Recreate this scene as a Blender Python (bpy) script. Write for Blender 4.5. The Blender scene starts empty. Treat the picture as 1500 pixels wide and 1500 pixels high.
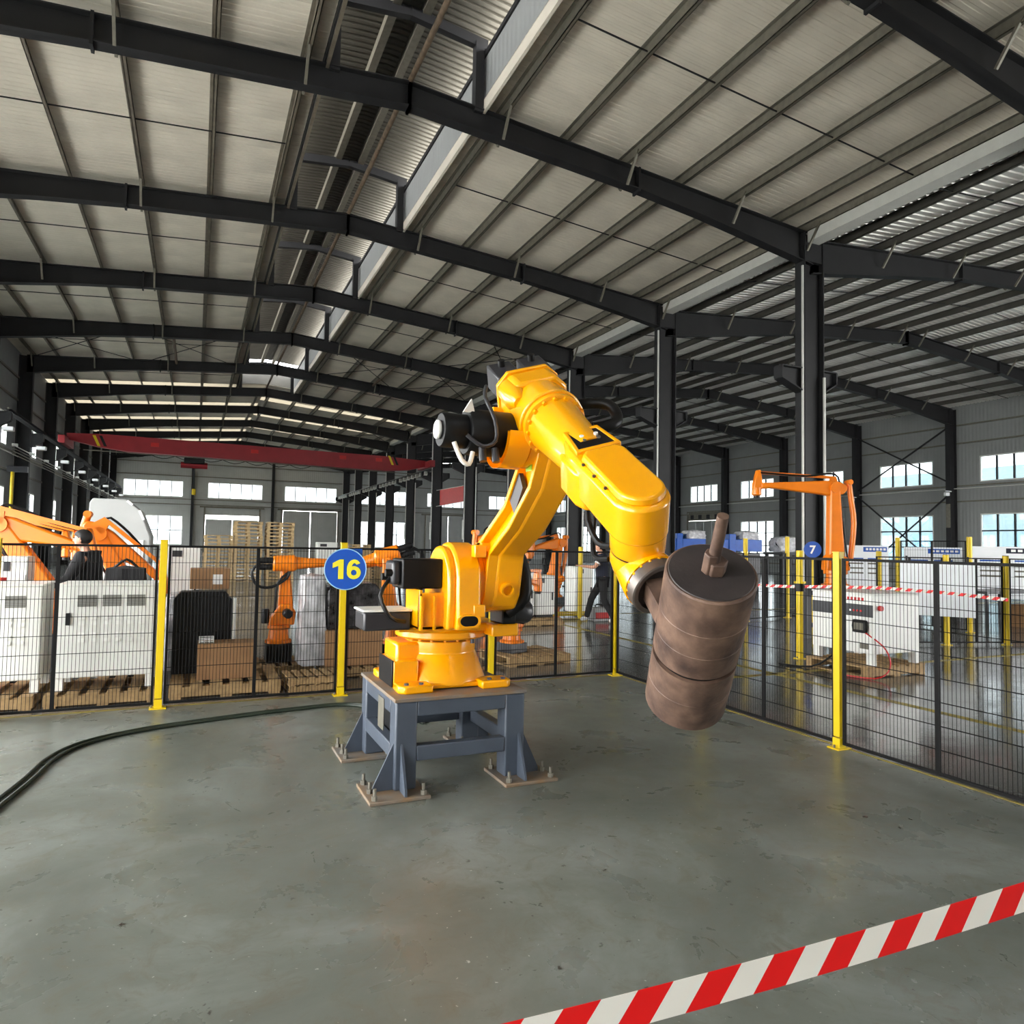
import bpy, math, random
from mathutils import Vector, Matrix
random.seed(7)
S = bpy.context.scene
C = S.collection
R = math.radians
# ------------------------------------------------------------------ camera, sky, exposure
cam = bpy.data.objects.new('camera', bpy.data.cameras.new('camera')); C.objects.link(cam)
cam.data.sensor_width = 36.0; cam.data.lens = 36.0 * 1021.165 / 1500.0; cam.data.clip_end = 400
def cam_axes(yaw, pit, rol):
    y, p, r = R(yaw), R(pit), R(rol)
    fw = Vector((math.sin(y)*math.cos(p), math.cos(y)*math.cos(p), math.sin(p)))
    rt = Vector((math.cos(y), -math.sin(y), 0)); up = rt.cross(fw)
    return rt*math.cos(r)+up*math.sin(r), up*math.cos(r)-rt*math.sin(r), fw
rt, up, fw = cam_axes(24.338, 2.688, 1.011)
cam.matrix_world = Matrix(((rt.x, up.x, -fw.x, 0), (rt.y, up.y, -fw.y, 0), (rt.z, up.z, -fw.z, 1.65), (0, 0, 0, 1)))
S.camera = cam
W = bpy.data.worlds.new('overcast'); S.world = W; W.use_nodes = True
nt = W.node_tree; bg = nt.nodes['Background']
tc = nt.nodes.new('ShaderNodeTexCoord'); sx = nt.nodes.new('ShaderNodeSeparateXYZ'); rp = nt.nodes.new('ShaderNodeValToRGB')
nt.links.new(tc.outputs['Generated'], sx.inputs[0]); nt.links.new(sx.outputs['Z'], rp.inputs[0]); nt.links.new(rp.outputs[0], bg.inputs[0])
rp.color_ramp.elements[0].position = 0.0; rp.color_ramp.elements[0].color = (1.0, 0.99, 0.97, 1)
rp.color_ramp.elements[1].position = 0.7; rp.color_ramp.elements[1].color = (0.93, 0.96, 1.0, 1)
bg.inputs[1].default_value = 5.2
S.view_settings.view_transform = 'Standard'; S.view_settings.look = 'None'; S.view_settings.gamma = 1; S.view_settings.use_curve_mapping = False
S.view_settings.exposure = 1.88
cy = S.cycles
cy.use_denoising = True; cy.max_bounces = 8; cy.diffuse_bounces = 5; cy.glossy_bounces = 4; cy.transparent_max_bounces = 12
cy.caustics_reflective = False; cy.caustics_refractive = False; cy.sample_clamp_indirect = 6.0
# ------------------------------------------------------------------ materials
def srgb(r, g, b):
    f = lambda c: c/12.92 if c <= .04045 else ((c+.055)/1.055)**2.4
    return (f(r/255), f(g/255), f(b/255), 1)
def mat(name, col, rough=.5, metal=0., var=.12, scale=6., bump=0., bscale=40., coat=0., spec=.5, col2=None):
    m = bpy.data.materials.new(name); m.use_nodes = True
    t = m.node_tree; b = t.nodes['Principled BSDF']; L = t.links.new
    b.inputs['Roughness'].default_value = rough; b.inputs['Metallic'].default_value = metal
    b.inputs['Specular IOR Level'].default_value = spec; b.inputs['Coat Weight'].default_value = coat; b.inputs['Coat Roughness'].default_value = .08
    c = srgb(*col)
    tc = t.nodes.new('ShaderNodeTexCoord')
    n = t.nodes.new('ShaderNodeTexNoise'); n.inputs['Scale'].default_value = scale; n.inputs['Detail'].default_value = 5
    L(tc.outputs['Object'], n.inputs['Vector'])
    r = t.nodes.new('ShaderNodeValToRGB'); r.color_ramp.elements[0].position = .3; r.color_ramp.elements[1].position = .7
    d = srgb(*col2) if col2 else tuple(x*(1-2*var) for x in c[:3])+(1,)
    r.color_ramp.elements[0].color = d; r.color_ramp.elements[1].color = c
    L(n.outputs['Fac'], r.inputs[0]); L(r.outputs[0], b.inputs['Base Color'])
    if bump:
        n2 = t.nodes.new('ShaderNodeTexNoise'); n2.inputs['Scale'].default_value = bscale; n2.inputs['Detail'].default_value = 4
        L(tc.outputs['Object'], n2.inputs['Vector'])
        bp = t.nodes.new('ShaderNodeBump'); bp.inputs['Strength'].default_value = bump; bp.inputs['Distance'].default_value = .02
        L(n2.outputs['Fac'], bp.inputs['Height']); L(bp.outputs[0], b.inputs['Normal'])
    return m
M = {}
M['orange'] = mat('robot_orange_paint', (250, 170, 0), .26, 0, .03, 3, coat=.5)
M['orange2'] = mat('old_orange_paint', (240, 128, 10), .33, 0, .06, 4)
M['black'] = mat('black_plastic', (14, 14, 15), .45, 0, .1, spec=.3)
M['darkgrey'] = mat('dark_grey_plastic', (48, 48, 52), .35, 0, .08)
M['greypaint'] = mat('blue_grey_paint', (72, 80, 92), .45, 0, .1, 5, bump=.05)
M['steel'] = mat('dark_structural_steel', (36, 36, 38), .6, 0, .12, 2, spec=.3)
M['galv'] = mat('galvanised_steel', (120, 116, 104), .5, .3, .15, 8)
M['purlin'] = mat('weathered_purlin', (116, 108, 94), .6, .1, .2, 5)
M['rusty'] = mat('rusty_pipe', (112, 94, 76), .7, .1, .25, 9)
M['rust'] = mat('rusty_steel', (124, 98, 82), .55, .2, .2, 9, bump=.2, bscale=26, col2=(62, 46, 41))
M['rustdark'] = mat('dark_rusted_cap', (62, 54, 52), .55, .2, .2, 6, bump=.15, bscale=20, col2=(42, 38, 38))
M['rustplate'] = mat('rust_dusted_plate', (112, 110, 106), .7, .1, .2, 7, col2=(128, 104, 76))
M['flange'] = mat('grey_flange_steel', (120, 112, 106), .4, .7, .15, 12)
M['yellow'] = mat('yellow_post_paint', (220, 188, 8), .42, 0, .05, 4)
M['fenceblack'] = mat('black_fence_powdercoat', (11, 10, 10), .6, 0, .1, spec=.2)
M['white'] = mat('white_enamel', (232, 232, 226), .35, 0, .04, 3)
M['board'] = mat('white_board', (235, 238, 240), .45, 0, .03, 3)
M['cardboard'] = mat('brown_cardboard', (150, 112, 74), .8, 0, .1, 5)
M['wood'] = mat('pale_pallet_wood', (178, 146, 100), .75, 0, .22, 14)
M['paper'] = mat('white_paper', (235, 235, 232), .7, 0, .03)
M['film'] = mat('crumpled_stretch_film', (206, 206, 208), .22, 0, .25, 7, bump=.9, bscale=12)
M['filmdark'] = mat('film_over_dark_panel', (70, 68, 70), .2, 0, .5, 9, bump=.9, bscale=14)
M['red'] = mat('red_crane_paint', (150, 28, 38), .5, 0, .1, 2)
M['redbright'] = mat('bright_red', (205, 30, 28), .45, 0, .08)
M['blue'] = mat('sign_blue', (2, 72, 165), .35, 0, .03)
M['bluem'] = mat('machine_blue', (14, 80, 170), .4, 0, .08)
M['hose'] = mat('dark_green_hose', (34, 46, 34), .45, 0, .15)
M['signyellow'] = mat('sign_yellow', (218, 208, 30), .5, 0, .04)
M['signrim'] = mat('pale_blue_rim', (150, 196, 226), .4, 0, .05)
M['skin'] = mat('skin', (206, 150, 122), .55, 0, .06)
M['hair'] = mat('black_hair', (22, 19, 18), .6, 0, .1)
M['navy'] = mat('navy_cloth', (26, 30, 48), .85, 0, .1)
M['blackcloth'] = mat('black_cloth', (24, 23, 25), .85, 0, .1)
M['wall'] = mat('grey_wall_cladding', (178, 180, 178), .6, 0, .06, 1.5)
M['rooflin'] = mat('beige_roof_lining', (222, 214, 198), .62, 0, .08, 1.2, bump=.05, bscale=6)
M['roofmetal'] = mat('ribbed_metal_roof', (240, 238, 232), .33, .3, .1, 1.0)
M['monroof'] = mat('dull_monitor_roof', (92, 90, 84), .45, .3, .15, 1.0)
M['pvc'] = mat('white_downpipe', (200, 200, 194), .4, 0, .04)
M['lampwhite'] = mat('white_lamp_housing', (236, 236, 238), .4, 0, .03)
M['apron'] = mat('pale_concrete_apron', (205, 203, 196), .8, 0, .06, .3)  # pale tone chosen to bounce daylight upwards
M['purlindark'] = mat('dark_purlin', (84, 82, 76), .55, .1, .12, 3)
M['floorline'] = mat('worn_floor_line', (168, 150, 60), .5, 0, .3, 6)
M['concretepale'] = mat('outside_render', (170, 190, 196), .7, 0, .1, .4)
M['woodpale'] = mat('sunbleached_pallet_wood', (214, 184, 136), .75, 0, .15, 9)  # lighter wood tone for the far pallet stacks
M['vent'] = mat('grey_vent', (150, 152, 150), .5, 0, .05)
M['lime'] = mat('lime_sticker', (150, 200, 40), .5, 0, .05)
def ridged(name, col, axis, scale, rough=.6):
    m = mat(name, col, rough, 0, .05, 1.5); t = m.node_tree; b = t.nodes['Principled BSDF']
    w = t.nodes.new('ShaderNodeTexWave'); w.bands_direction = axis; w.inputs['Scale'].default_value = scale
    tc = t.nodes.new('ShaderNodeTexCoord'); bp = t.nodes.new('ShaderNodeBump'); bp.inputs['Strength'].default_value = .35; bp.inputs['Distance'].default_value = .02
    t.links.new(tc.outputs['Object'], w.inputs['Vector']); t.links.new(w.outputs['Fac'], bp.inputs['Height']); t.links.new(bp.outputs[0], b.inputs['Normal'])
    return m
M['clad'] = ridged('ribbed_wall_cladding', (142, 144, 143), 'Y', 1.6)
M['cladx'] = ridged('ribbed_back_cladding', (178, 180, 178), 'X', 1.6)
def glass(col):
    m = bpy.data.materials.new('window_glass'); m.use_nodes = True; t = m.node_tree; t.nodes.remove(t.nodes['Principled BSDF'])
    o = t.nodes['Material Output']; a = t.nodes.new('ShaderNodeBsdfTransparent'); g = t.nodes.new('ShaderNodeBsdfGlossy'); x = t.nodes.new('ShaderNodeMixShader')
    a.inputs[0].default_value = col; g.inputs['Roughness'].default_value = .03; x.inputs[0].default_value = .06
    t.links.new(a.outputs[0], x.inputs[1]); t.links.new(g.outputs[0], x.inputs[2]); t.links.new(x.outputs[0], o.inputs[0]); return m
M['glass'] = glass((.42, .45, .46, 1)); M['glassclear'] = glass((.85, .88, .88, 1))
def translucent(name, col, f):
    m = bpy.data.materials.new(name); m.use_nodes = True; t = m.node_tree; t.nodes.remove(t.nodes['Principled BSDF'])
    o = t.nodes['Material Output']; a = t.nodes.new('ShaderNodeBsdfTranslucent'); g = t.nodes.new('ShaderNodeBsdfDiffuse'); x = t.nodes.new('ShaderNodeMixShader')
    a.inputs[0].default_value = col; g.inputs[0].default_value = col; x.inputs[0].default_value = f
    t.links.new(a.outputs[0], x.inputs[1]); t.links.new(g.outputs[0], x.inputs[2]); t.links.new(x.outputs[0], o.inputs[0]); return m
M['skylight'] = translucent('translucent_skylight', (.27, .25, .21, 1), .15)
def striped(name, ca, cb, axis, period, slant):
    m = mat(name, (255, 255, 255), .4, 0, 0); t = m.node_tree; b = t.nodes['Principled BSDF']
    for l in list(b.inputs['Base Color'].links): t.links.remove(l)
    tc = t.nodes.new('ShaderNodeUVMap'); s = t.nodes.new('ShaderNodeSeparateXYZ')
    k = t.nodes.new('ShaderNodeMath'); k.operation = 'MULTIPLY_ADD'; k.inputs[1].default_value = slant
    f = t.nodes.new('ShaderNodeMath'); f.operation = 'MULTIPLY'; f.inputs[1].default_value = 1/period
    fr = t.nodes.new('ShaderNodeMath'); fr.operation = 'FRACT'; g = t.nodes.new('ShaderNodeMath'); g.operation = 'GREATER_THAN'; g.inputs[1].default_value = .5
    x = t.nodes.new('ShaderNodeMix'); x.data_type = 'RGBA'; L = t.links.new
    x.inputs[6].default_value = srgb(*ca); x.inputs[7].default_value = srgb(*cb)
    L(tc.outputs[0], s.inputs[0]); L(s.outputs['Y'], k.inputs[0]); L(s.outputs['X'], k.inputs[2]); L(k.outputs[0], f.inputs[0]); L(f.outputs[0], fr.inputs[0]); L(fr.outputs[0], g.inputs[0]); L(g.outputs[0], x.inputs[0]); L(x.outputs[2], b.inputs['Base Color'])
    return m
M['tape'] = striped('red_white_tape', (225, 12, 14), (226, 222, 212), 0, .125, -1.0)
def floor_mat():
    m = bpy.data.materials.new('workshop_floor'); m.use_nodes = True; t = m.node_tree; b = t.nodes['Principled BSDF']; L = t.links.new; N = t.nodes.new
    tc = N('ShaderNodeTexCoord')
    def noise(sc, det=6, rough=.6, dist=0):
        n = N('ShaderNodeTexNoise'); n.inputs['Scale'].default_value = sc; n.inputs['Detail'].default_value = det; n.inputs['Roughness'].default_value = rough; n.inputs['Distortion'].default_value = dist
        L(tc.outputs['Object'], n.inputs['Vector']); return n.outputs['Fac']
    def ramp(src, stops):
        r = N('ShaderNodeValToRGB'); e = r.color_ramp.elements
        while len(e) < len(stops): e.new(.5)
        for i, (p, c) in enumerate(stops): e[i].position = p; e[i].color = c
        L(src, r.inputs[0]); return r.outputs[0]
    def mix(f, a, c, mode='MIX', fac=None):
        x = N('ShaderNodeMix'); x.data_type = 'RGBA'; x.blend_type = mode
        if f is not None: L(f, x.inputs[0])
        else: x.inputs[0].default_value = fac
        for s, i in ((a, 6), (c, 7)):
            if isinstance(s, tuple): x.inputs[i].default_value = s
            else: L(s, x.inputs[i])
        return x.outputs[2]
    base = ramp(noise(.9, 8, .65, .6), [(.3, srgb(92, 96, 88)), (.5, srgb(106, 110, 102)), (.72, srgb(132, 137, 132))])
    stain = ramp(noise(5.5, 8, .75, 1.2), [(.28, (0, 0, 0, 1)), (.5, (1, 1, 1, 1))])
    base = mix(stain, srgb(100, 97, 84), base)
    spots = ramp(noise(16, 3, .6), [(.27, (0, 0, 0, 1)), (.33, (1, 1, 1, 1))])
    base = mix(spots, srgb(56, 50, 44), base)
    chips = ramp(noise(38, 2, .5), [(.72, (0, 0, 0, 1)), (.76, (1, 1, 1, 1))]); base = mix(chips, base, srgb(176, 176, 168))
    epoxy = ramp(noise(.5, 5, .6), [(.3, srgb(84, 84, 82)), (.7, srgb(104, 104, 100))])
    s = N('ShaderNodeSeparateXYZ'); L(tc.outputs['Object'], s.inputs[0])
    def math_(op, a, v):
        q = N('ShaderNodeMath'); q.operation = op
        L(a, q.inputs[0])
        if isinstance(v, (int, float)): q.inputs[1].default_value = v
        else: L(v, q.inputs[1])
        return q.outputs[0]
    cell = math_('MULTIPLY', math_('LESS_THAN', s.outputs['X'], 4.99), math_('LESS_THAN', s.outputs['Y'], 7.70))
    col = mix(cell, epoxy, base); L(col, b.inputs['Base Color'])
    rc = ramp(noise(2.2, 6, .6, .5), [(.3, (.2,)*3+(1,)), (.7, (.46,)*3+(1,))]); re = ramp(noise(1.3, 4), [(.3, (.1,)*3+(1,)), (.7, (.18,)*3+(1,))])
    L(mix(cell, re, rc), b.inputs['Roughness'])
    bp = N('ShaderNodeBump'); bp.inputs['Strength'].default_value = .12; bp.inputs['Distance'].default_value = .02
    L(noise(3.0, 3), bp.inputs['Height']); L(bp.outputs[0], b.inputs['Normal'])
    return m
M['floor'] = floor_mat()
# ------------------------------------------------------------------ mesh helpers
class MB:
    def __init__(s): s.v = []; s.f = []; s.uv = None
    def add(s, vs, fs):
        n = len(s.v); s.v += [tuple(v) for v in vs]; s.f += [tuple(i+n for i in f) for f in fs]; return s
    def bx(s, x0, x1, y0, y1, z0, z1, T=None):
        v = [Vector(p) for p in ((x0,y0,z0),(x1,y0,z0),(x1,y1,z0),(x0,y1,z0),(x0,y0,z1),(x1,y0,z1),(x1,y1,z1),(x0,y1,z1))]
        if T: v = [T @ p for p in v]
        return s.add(v, [(0,3,2,1),(4,5,6,7),(0,1,5,4),(1,2,6,5),(2,3,7,6),(3,0,4,7)])
    def beam(s, a, b, w, h, upv=(0,0,1)):
        a, b = Vector(a), Vector(b); d = (b-a); l = d.length; d.normalize(); u = Vector(upv); x = d.cross(u)
        if x.length < 1e-4: x = d.cross(Vector((1,0,0)))
        x.normalize(); u = x.cross(d)
        T = Matrix(((d.x,x.x,u.x,a.x),(d.y,x.y,u.y,a.y),(d.z,x.z,u.z,a.z),(0,0,0,1)))
        return s.bx(0, l, -w/2, w/2, -h/2, h/2, T)
    def lathe(s, prof, o=(0,0,0), ax=(0,0,1), n=28, caps=True):
        o, d = Vector(o), Vector(ax).normalized(); x = d.cross(Vector((0,0,1)) if abs(d.z) < .9 else Vector((1,0,0))).normalized(); y = d.cross(x)
        vs = []; fs = []
        for t, r in prof:
            for i in range(n):
                a = 2*math.pi*i/n; vs.append(o+d*t+x*(r*math.cos(a))+y*(r*math.sin(a)))
        for k in range(len(prof)-1):
            for i in range(n):
                j = (i+1) % n; fs.append((k*n+i, k*n+j, (k+1)*n+j, (k+1)*n+i))
        if caps: fs += [tuple(reversed(range(n))), tuple(range((len(prof)-1)*n, len(prof)*n))]
        return s.add(vs, fs)
    def cyl(s, a, b, r0, r1=None, n=20):
        a, b = Vector(a), Vector(b); return s.lathe([(0, r0), ((b-a).length, r0 if r1 is None else r1)], a, b-a, n)
    def tube(s, pts, r, n=8, smooth=3):
        P = [Vector(p) for p in pts]
        if smooth and len(P) > 2:
            Q = []
            for i in range(len(P)-1):
                p0, p1, p2, p3 = P[max(i-1,0)], P[i], P[i+1], P[min(i+2,len(P)-1)]
                for k in range(smooth):
                    t = k/smooth; Q.append(.5*((2*p1)+(p2-p0)*t+(2*p0-5*p1+4*p2-p3)*t*t+(3*p1-p0-3*p2+p3)*t**3))
            P = Q+[P[-1]]
        rs = r if isinstance(r, (list, tuple)) else None
        vs = []; fs = []; px = None
        for i, p in enumerate(P):
            d = (P[min(i+1,len(P)-1)]-P[max(i-1,0)]).normalized()
            if px is None: px = d.cross(Vector((0,0,1)) if abs(d.z) < .9 else Vector((1,0,0))).normalized()
            px = (px-d*px.dot(d)).normalized(); py = d.cross(px)
            rr = rs[0]+(rs[1]-rs[0])*i/(len(P)-1) if rs else r
            for k in range(n):
                a = 2*math.pi*k/n; vs.append(p+px*(rr*math.cos(a))+py*(rr*math.sin(a)))
        for i in range(len(P)-1):
            for k in range(n):
                j = (k+1) % n; fs.append((i*n+k, i*n+j, (i+1)*n+j, (i+1)*n+k))
        fs += [tuple(reversed(range(n))), tuple(range((len(P)-1)*n, len(P)*n))]
        return s.add(vs, fs)
    def prism(s, pts, o, ex, ey, ez, t0, t1, ins=0):
        o, ex, ey, ez = Vector(o), Vector(ex), Vector(ey), Vector(ez); n = len(pts)
        vs = [o+ex*a+ey*b+ez*t0 for a, b in pts]
        cx = sum(a for a, b in pts)/n; cy_ = sum(b for a, b in pts)/n
        vs += [o+ex*(a+(cx-a)*ins)+ey*(b+(cy_-b)*ins)+ez*t1 for a, b in pts]
        fs = [tuple(reversed(range(n))), tuple(range(n, 2*n))]+[(i, (i+1) % n, n+(i+1) % n, n+i) for i in range(n)]
        return s.add(vs, fs)
    def ring(s, pa, pb, o, ex, ey, ez, t0, t1):
        o, ex, ey, ez = Vector(o), Vector(ex), Vector(ey), Vector(ez); n = len(pa); vs = []
        for P, t in ((pa,t0),(pb,t0),(pb,t1),(pa,t1)): vs += [o+ex*a+ey*b+ez*t for a, b in P]
        fs = []
        for i in range(n):
            j = (i+1) % n
            for q in range(4):
                w = (q+1) % 4; fs.append((q*n+i, q*n+j, w*n+j, w*n+i))
        return s.add(vs, fs)
    def ball(s, c, r, sc=(1,1,1), n=14, m=9):
        c = Vector(c); vs = [c+Vector((0,0,-r*sc[2]))]; fs = []
        for k in range(1, m):
            ph = math.pi*k/m-math.pi/2
            for i in range(n):
                a = 2*math.pi*i/n; vs.append(c+Vector((r*sc[0]*math.cos(ph)*math.cos(a), r*sc[1]*math.cos(ph)*math.sin(a), r*sc[2]*math.sin(ph))))
        vs.append(c+Vector((0,0,r*sc[2]))); t = len(vs)-1
        for i in range(n):
            j = (i+1) % n; fs.append((0, 1+j, 1+i)); fs.append((t, 1+(m-2)*n+i, 1+(m-2)*n+j))
            for k in range(m-2): fs.append((1+k*n+i, 1+k*n+j, 1+(k+1)*n+j, 1+(k+1)*n+i))
        return s.add(vs, fs)
def wloc(p):
    l = Vector((0,0,0))
    while p is not None: l = l+p.location; p = p.parent
    return l
def obj(name, mb, m, parent=None, bevel=0, label=None, sharp=38, loc=None, seg=2):
    o_ = Vector(loc) if loc is not None else (wloc(parent) if parent else Vector((0,0,0)))
    me = bpy.data.meshes.new(name); me.from_pydata([Vector(v)-o_ for v in mb.v], [], mb.f)
    if mb.uv:
        uv = me.uv_layers.new(name='UVMap')
        for i, l in enumerate(me.loops): uv.data[i].uv = mb.uv[l.vertex_index]
    me.materials.append(M[m] if isinstance(m, str) else m)
    me.shade_smooth(); me.set_sharp_from_angle(angle=R(sharp))
    o = bpy.data.objects.new(name, me); C.objects.link(o)
    if parent: o.parent = parent
    if loc is not None: o.location = Vector(loc)-(wloc(parent) if parent else Vector((0,0,0)))
    if bevel:
        b = o.modifiers.new('edge', 'BEVEL'); b.width = bevel; b.segments = seg; b.limit_method = 'ANGLE'; b.angle_limit = R(35)
    if label: o['label'] = label
    return o
def share(name, src, parent, loc):
    o = src.copy(); o.name = name; C.objects.link(o); o.parent = parent; o.location = loc; return o
def tag(o, label, cat, group=None, kind=None):
    if label: o['label'] = label
    if cat: o['category'] = cat
    if group: o['group'] = group
    if kind: o['kind'] = kind
    return o
def thing(name, label, cat, loc=(0,0,0), group=None):
    o = bpy.data.objects.new(name, None); C.objects.link(o); o.location = loc; o.empty_display_size = .1
    return tag(o, label, cat, group)
def structure(name, loc=(0,0,0)):
    o = bpy.data.objects.new(name, None); C.objects.link(o); o.location = loc; o['kind'] = 'structure'; return o
KIDS = {}
def kids(o): return list(o.children)
def dup(root, loc, rz=0, label=None, group=None, sc=None):
    def cp(o, par):
        c = o.copy(); C.objects.link(c)
        if par: c.parent = par
        for ch in kids(o): cp(ch, c)
        return c
    r = cp(root, None); r.location = loc; r.rotation_euler = (0,0,rz)
    if sc: r.scale = (sc,)*3
    if label: r['label'] = label
    if group: r['group'] = group
    return r
def place(o, loc, rz=0, sc=None):
    o.location = loc; o.rotation_euler = (0,0,rz)
    if sc: o.scale = (sc,)*3
    return o
def text_mesh(txt, size, bold=0, ext=.004):
    cu = bpy.data.curves.new('lettering', 'FONT'); cu.body = txt; cu.size = size; cu.extrude = ext; cu.offset = bold; cu.align_x = 'CENTER'; cu.align_y = 'CENTER'
    o = bpy.data.objects.new('tmp_text', cu); C.objects.link(o)
    me = bpy.data.meshes.new_from_object(o.evaluated_get(bpy.context.evaluated_depsgraph_get()))
    bpy.data.objects.remove(o); return me
def text_obj(name, txt, size, m, parent, wl, normal, bold=0, label=None, sx=1.0):
    me = text_mesh(txt, size, bold); me.materials.clear(); me.materials.append(M[m])
    o = bpy.data.objects.new(name, me); C.objects.link(o); o.parent = parent
    n = Vector(normal).normalized(); x = Vector((0,0,1)).cross(n).normalized(); y = n.cross(x)
    T = Matrix(((x.x,y.x,n.x,0),(x.y,y.y,n.y,0),(x.z,y.z,n.z,0),(0,0,0,1))).to_euler()
    o.rotation_euler = T; o.location = Vector(wl)-wloc(parent); o.scale = (sx, 1, 1)
    if label: o['label'] = label
    return o
# ------------------------------------------------------------------ the hall
XL, XM, XR = -7.1, 14.03, 37.7
RG1, RG2 = 3.46, 25.87
FY = [12.848+6*k for k in range(-3, 11)]
Y0, Y1 = FY[0], FY[-1]+.35
def ztop(x): return 10.54-.081*abs(x-RG1) if x < XM else 10.53-.083*abs(x-RG2)
def depth(d): return .48 if d < 6.2 else .48+(d-6.2)*.072
fl = obj('floor', MB().bx(-7.6, 38.2, -5.4, 73.4, -.3, 0), 'floor'); fl['kind'] = 'structure'
for x0, x1, y0, y1 in ((-4, 4.98, 7.70, 7.74), (5.0, 5.03, -1, 7.74), (5.6, 34, 7.0, 7.1), (7.0, 7.1, -1, 30), (5.6, 34, 14.6, 14.7)):
    obj('line_marking', MB().bx(x0, x1, y0, y1, .0005, .003), 'floorline', fl)
gr = obj('ground', MB().bx(-60, 90, -60, 130, -.5, -.3).bx(-60, -7.6, -60, 130, -.3, -.02).bx(38.2, 90, -60, 130, -.3, -.02).bx(-7.6, 38.2, -60, -5.4, -.3, -.02).bx(-7.6, 38.2, 73.4, 130, -.3, -.02), 'apron'); gr['kind'] = 'structure'  # outer ground added to throw daylight up onto the ceiling
ce = structure('ceiling')
def rafter(y, xa, xb, rid):
    m = MB(); n = 6; P = []
    for i in range(n+1):
        x = xa+(xb-xa)*i/n; zt = ztop(x if abs(x-XM) > .01 else (x-.001 if rid == RG1 else x+.001)); P.append((x, zt, zt-depth(abs(x-rid))))
    for i in range(n):
        (x0, t0, b0), (x1, t1, b1) = P[i], P[i+1]
        if x1 < x0: x0, t0, b0, x1, t1, b1 = x1, t1, b1, x0, t0, b0
        def hexa(ya, yb, a0, a1, c0, c1):
            m.add([(x0,ya,a0),(x1,ya,a1),(x1,yb,a1),(x0,yb,a0),(x0,ya,c0),(x1,ya,c1),(x1,yb,c1),(x0,yb,c0)], [(0,3,2,1),(4,5,6,7),(0,1,5,4),(1,2,6,5),(2,3,7,6),(3,0,4,7)])
        hexa(y-.012, y+.012, b0, b1, t0, t1); hexa(y-.125, y+.125, b0, b1, b0+.025, b1+.025); hexa(y-.125, y+.125, t0-.025, t1-.025, t0, t1)
    for f in (.0, .5):                                              # splice plates
        x = xa+(xb-xa)*f; d = depth(abs(x-rid)); m.bx(x-.025, x+.025, y-.13, y+.13, ztop(x)-d-.06, ztop(x)+.02)
    return obj('rafter_beam', m, 'steel', ce)
OFF1 = [1.95+1.5*i for i in range(6)]+[10.35]; OFF2 = [.6+1.45*i for i in range(8)]
br = None
for y in FY:
    for xa, xb, rid, offs in ((RG1, XL, RG1, OFF1), (RG1, XM, RG1, OFF1), (RG2, XM, RG2, OFF2), (RG2, XR, RG2, OFF2)):
        o = rafter(y, xa, xb, rid); sg = 1 if xb > xa else -1
        for i, d in enumerate(offs):
            if i % 2: continue
            x = rid+sg*d; p = (x, y, ztop(x))
            if br is None:
                br = obj('flange_brace', MB().beam((x, y-.13, p[2]-.5), (x, y-.55, p[2]+.1), .05, .05).beam((x, y+.13, p[2]-.5), (x, y+.55, p[2]+.1), .05, .05), 'galv', o, loc=p)
            else: share('flange_brace', br, o, p)
def purlin(x, z, m, y0=Y0, y1=Y1, name='purlin', h=.2):
    b = MB().bx(x-.008, x+.008, y0, y1, z, z+h).bx(x-.008, x+.07, y0, y1, z, z+.012).bx(x-.07, x+.008, y0, y1, z+h-.012, z+h).bx(x+.055, x+.07, y0, y1, z, z+.03)
    return obj(name, b, m, ce)
for sg in (-1, 1):
    for d in OFF1: purlin(RG1+sg*d, ztop(RG1+sg*d), 'purlin' if sg < 0 else 'galv')
    for d in OFF2: purlin(RG2+sg*d, ztop(RG2+sg*d), 'purlindark')
MY = 44.0                                                           # the ridge ventilator ends here
for d in (.35, -.35): purlin(RG1+d, ztop(RG1), 'galv', MY, Y1)
def sheet(xa, xb, mname, ribs, rh, w=1.2):
    m = MB(); pr = []
    for i in range(ribs):
        a = w*i/ribs; q = w/ribs
        pr += [(a, 0), (a+q*.45, 0), (a+q*.55, rh), (a+q*.85, rh), (a+q*.93, 0)]
    pr.append((w, 0)); vs = []
    s = .0005 if xb > xa else -.0005
    for x in (xa, xb):
        z = ztop(x+s*(1 if x == xa else -1))+.205 if abs(x-XM) > .3 else ztop(XM-.3 if xa < XM-.5 or xb < XM-.5 else XM+.3)+.205
        vs += [(x, a, z+b) for a, b in pr]
    for x in (xa, xb):
        z = vs[0][2] if x == xa else vs[len(pr)][2]
        vs += [(x, a, z+b+.05) for a, b in pr]
    n = len(pr)
    fs = [(i, i+1, n+i+1, n+i) for i in range(n-1)]+[(2*n+i, 3*n+i, 3*n+i+1, 2*n+i+1) for i in range(n-1)]+[(0, n, 3*n, 2*n), (n-1, 3*n-1, 4*n-1, 2*n-1)]
    m.add(vs, fs); return m
NS = int((Y1-Y0)/1.2)+1
protos = {}
def sheets(key, xa, xb, mname, ribs, rh, rng, sky):
    for i in rng:
        y = Y0+1.2*i; s = sky(i); k = (key, s)
        if k not in protos: protos[k] = obj('skylight_sheet' if s else 'roof_sheet', sheet(xa, xb, mname, ribs, rh), 'skylight' if s else mname, ce, loc=(0, y, 0), sharp=20); protos[k].data.transform(Matrix.Translation((0, y, 0)))
        else: share('skylight_sheet' if s else 'roof_sheet', protos[k], ce, (0, y, 0))
nm = int((MY-Y0)/1.2)
near = range(0, nm); far = range(nm, NS)
no = lambda i: False
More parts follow.
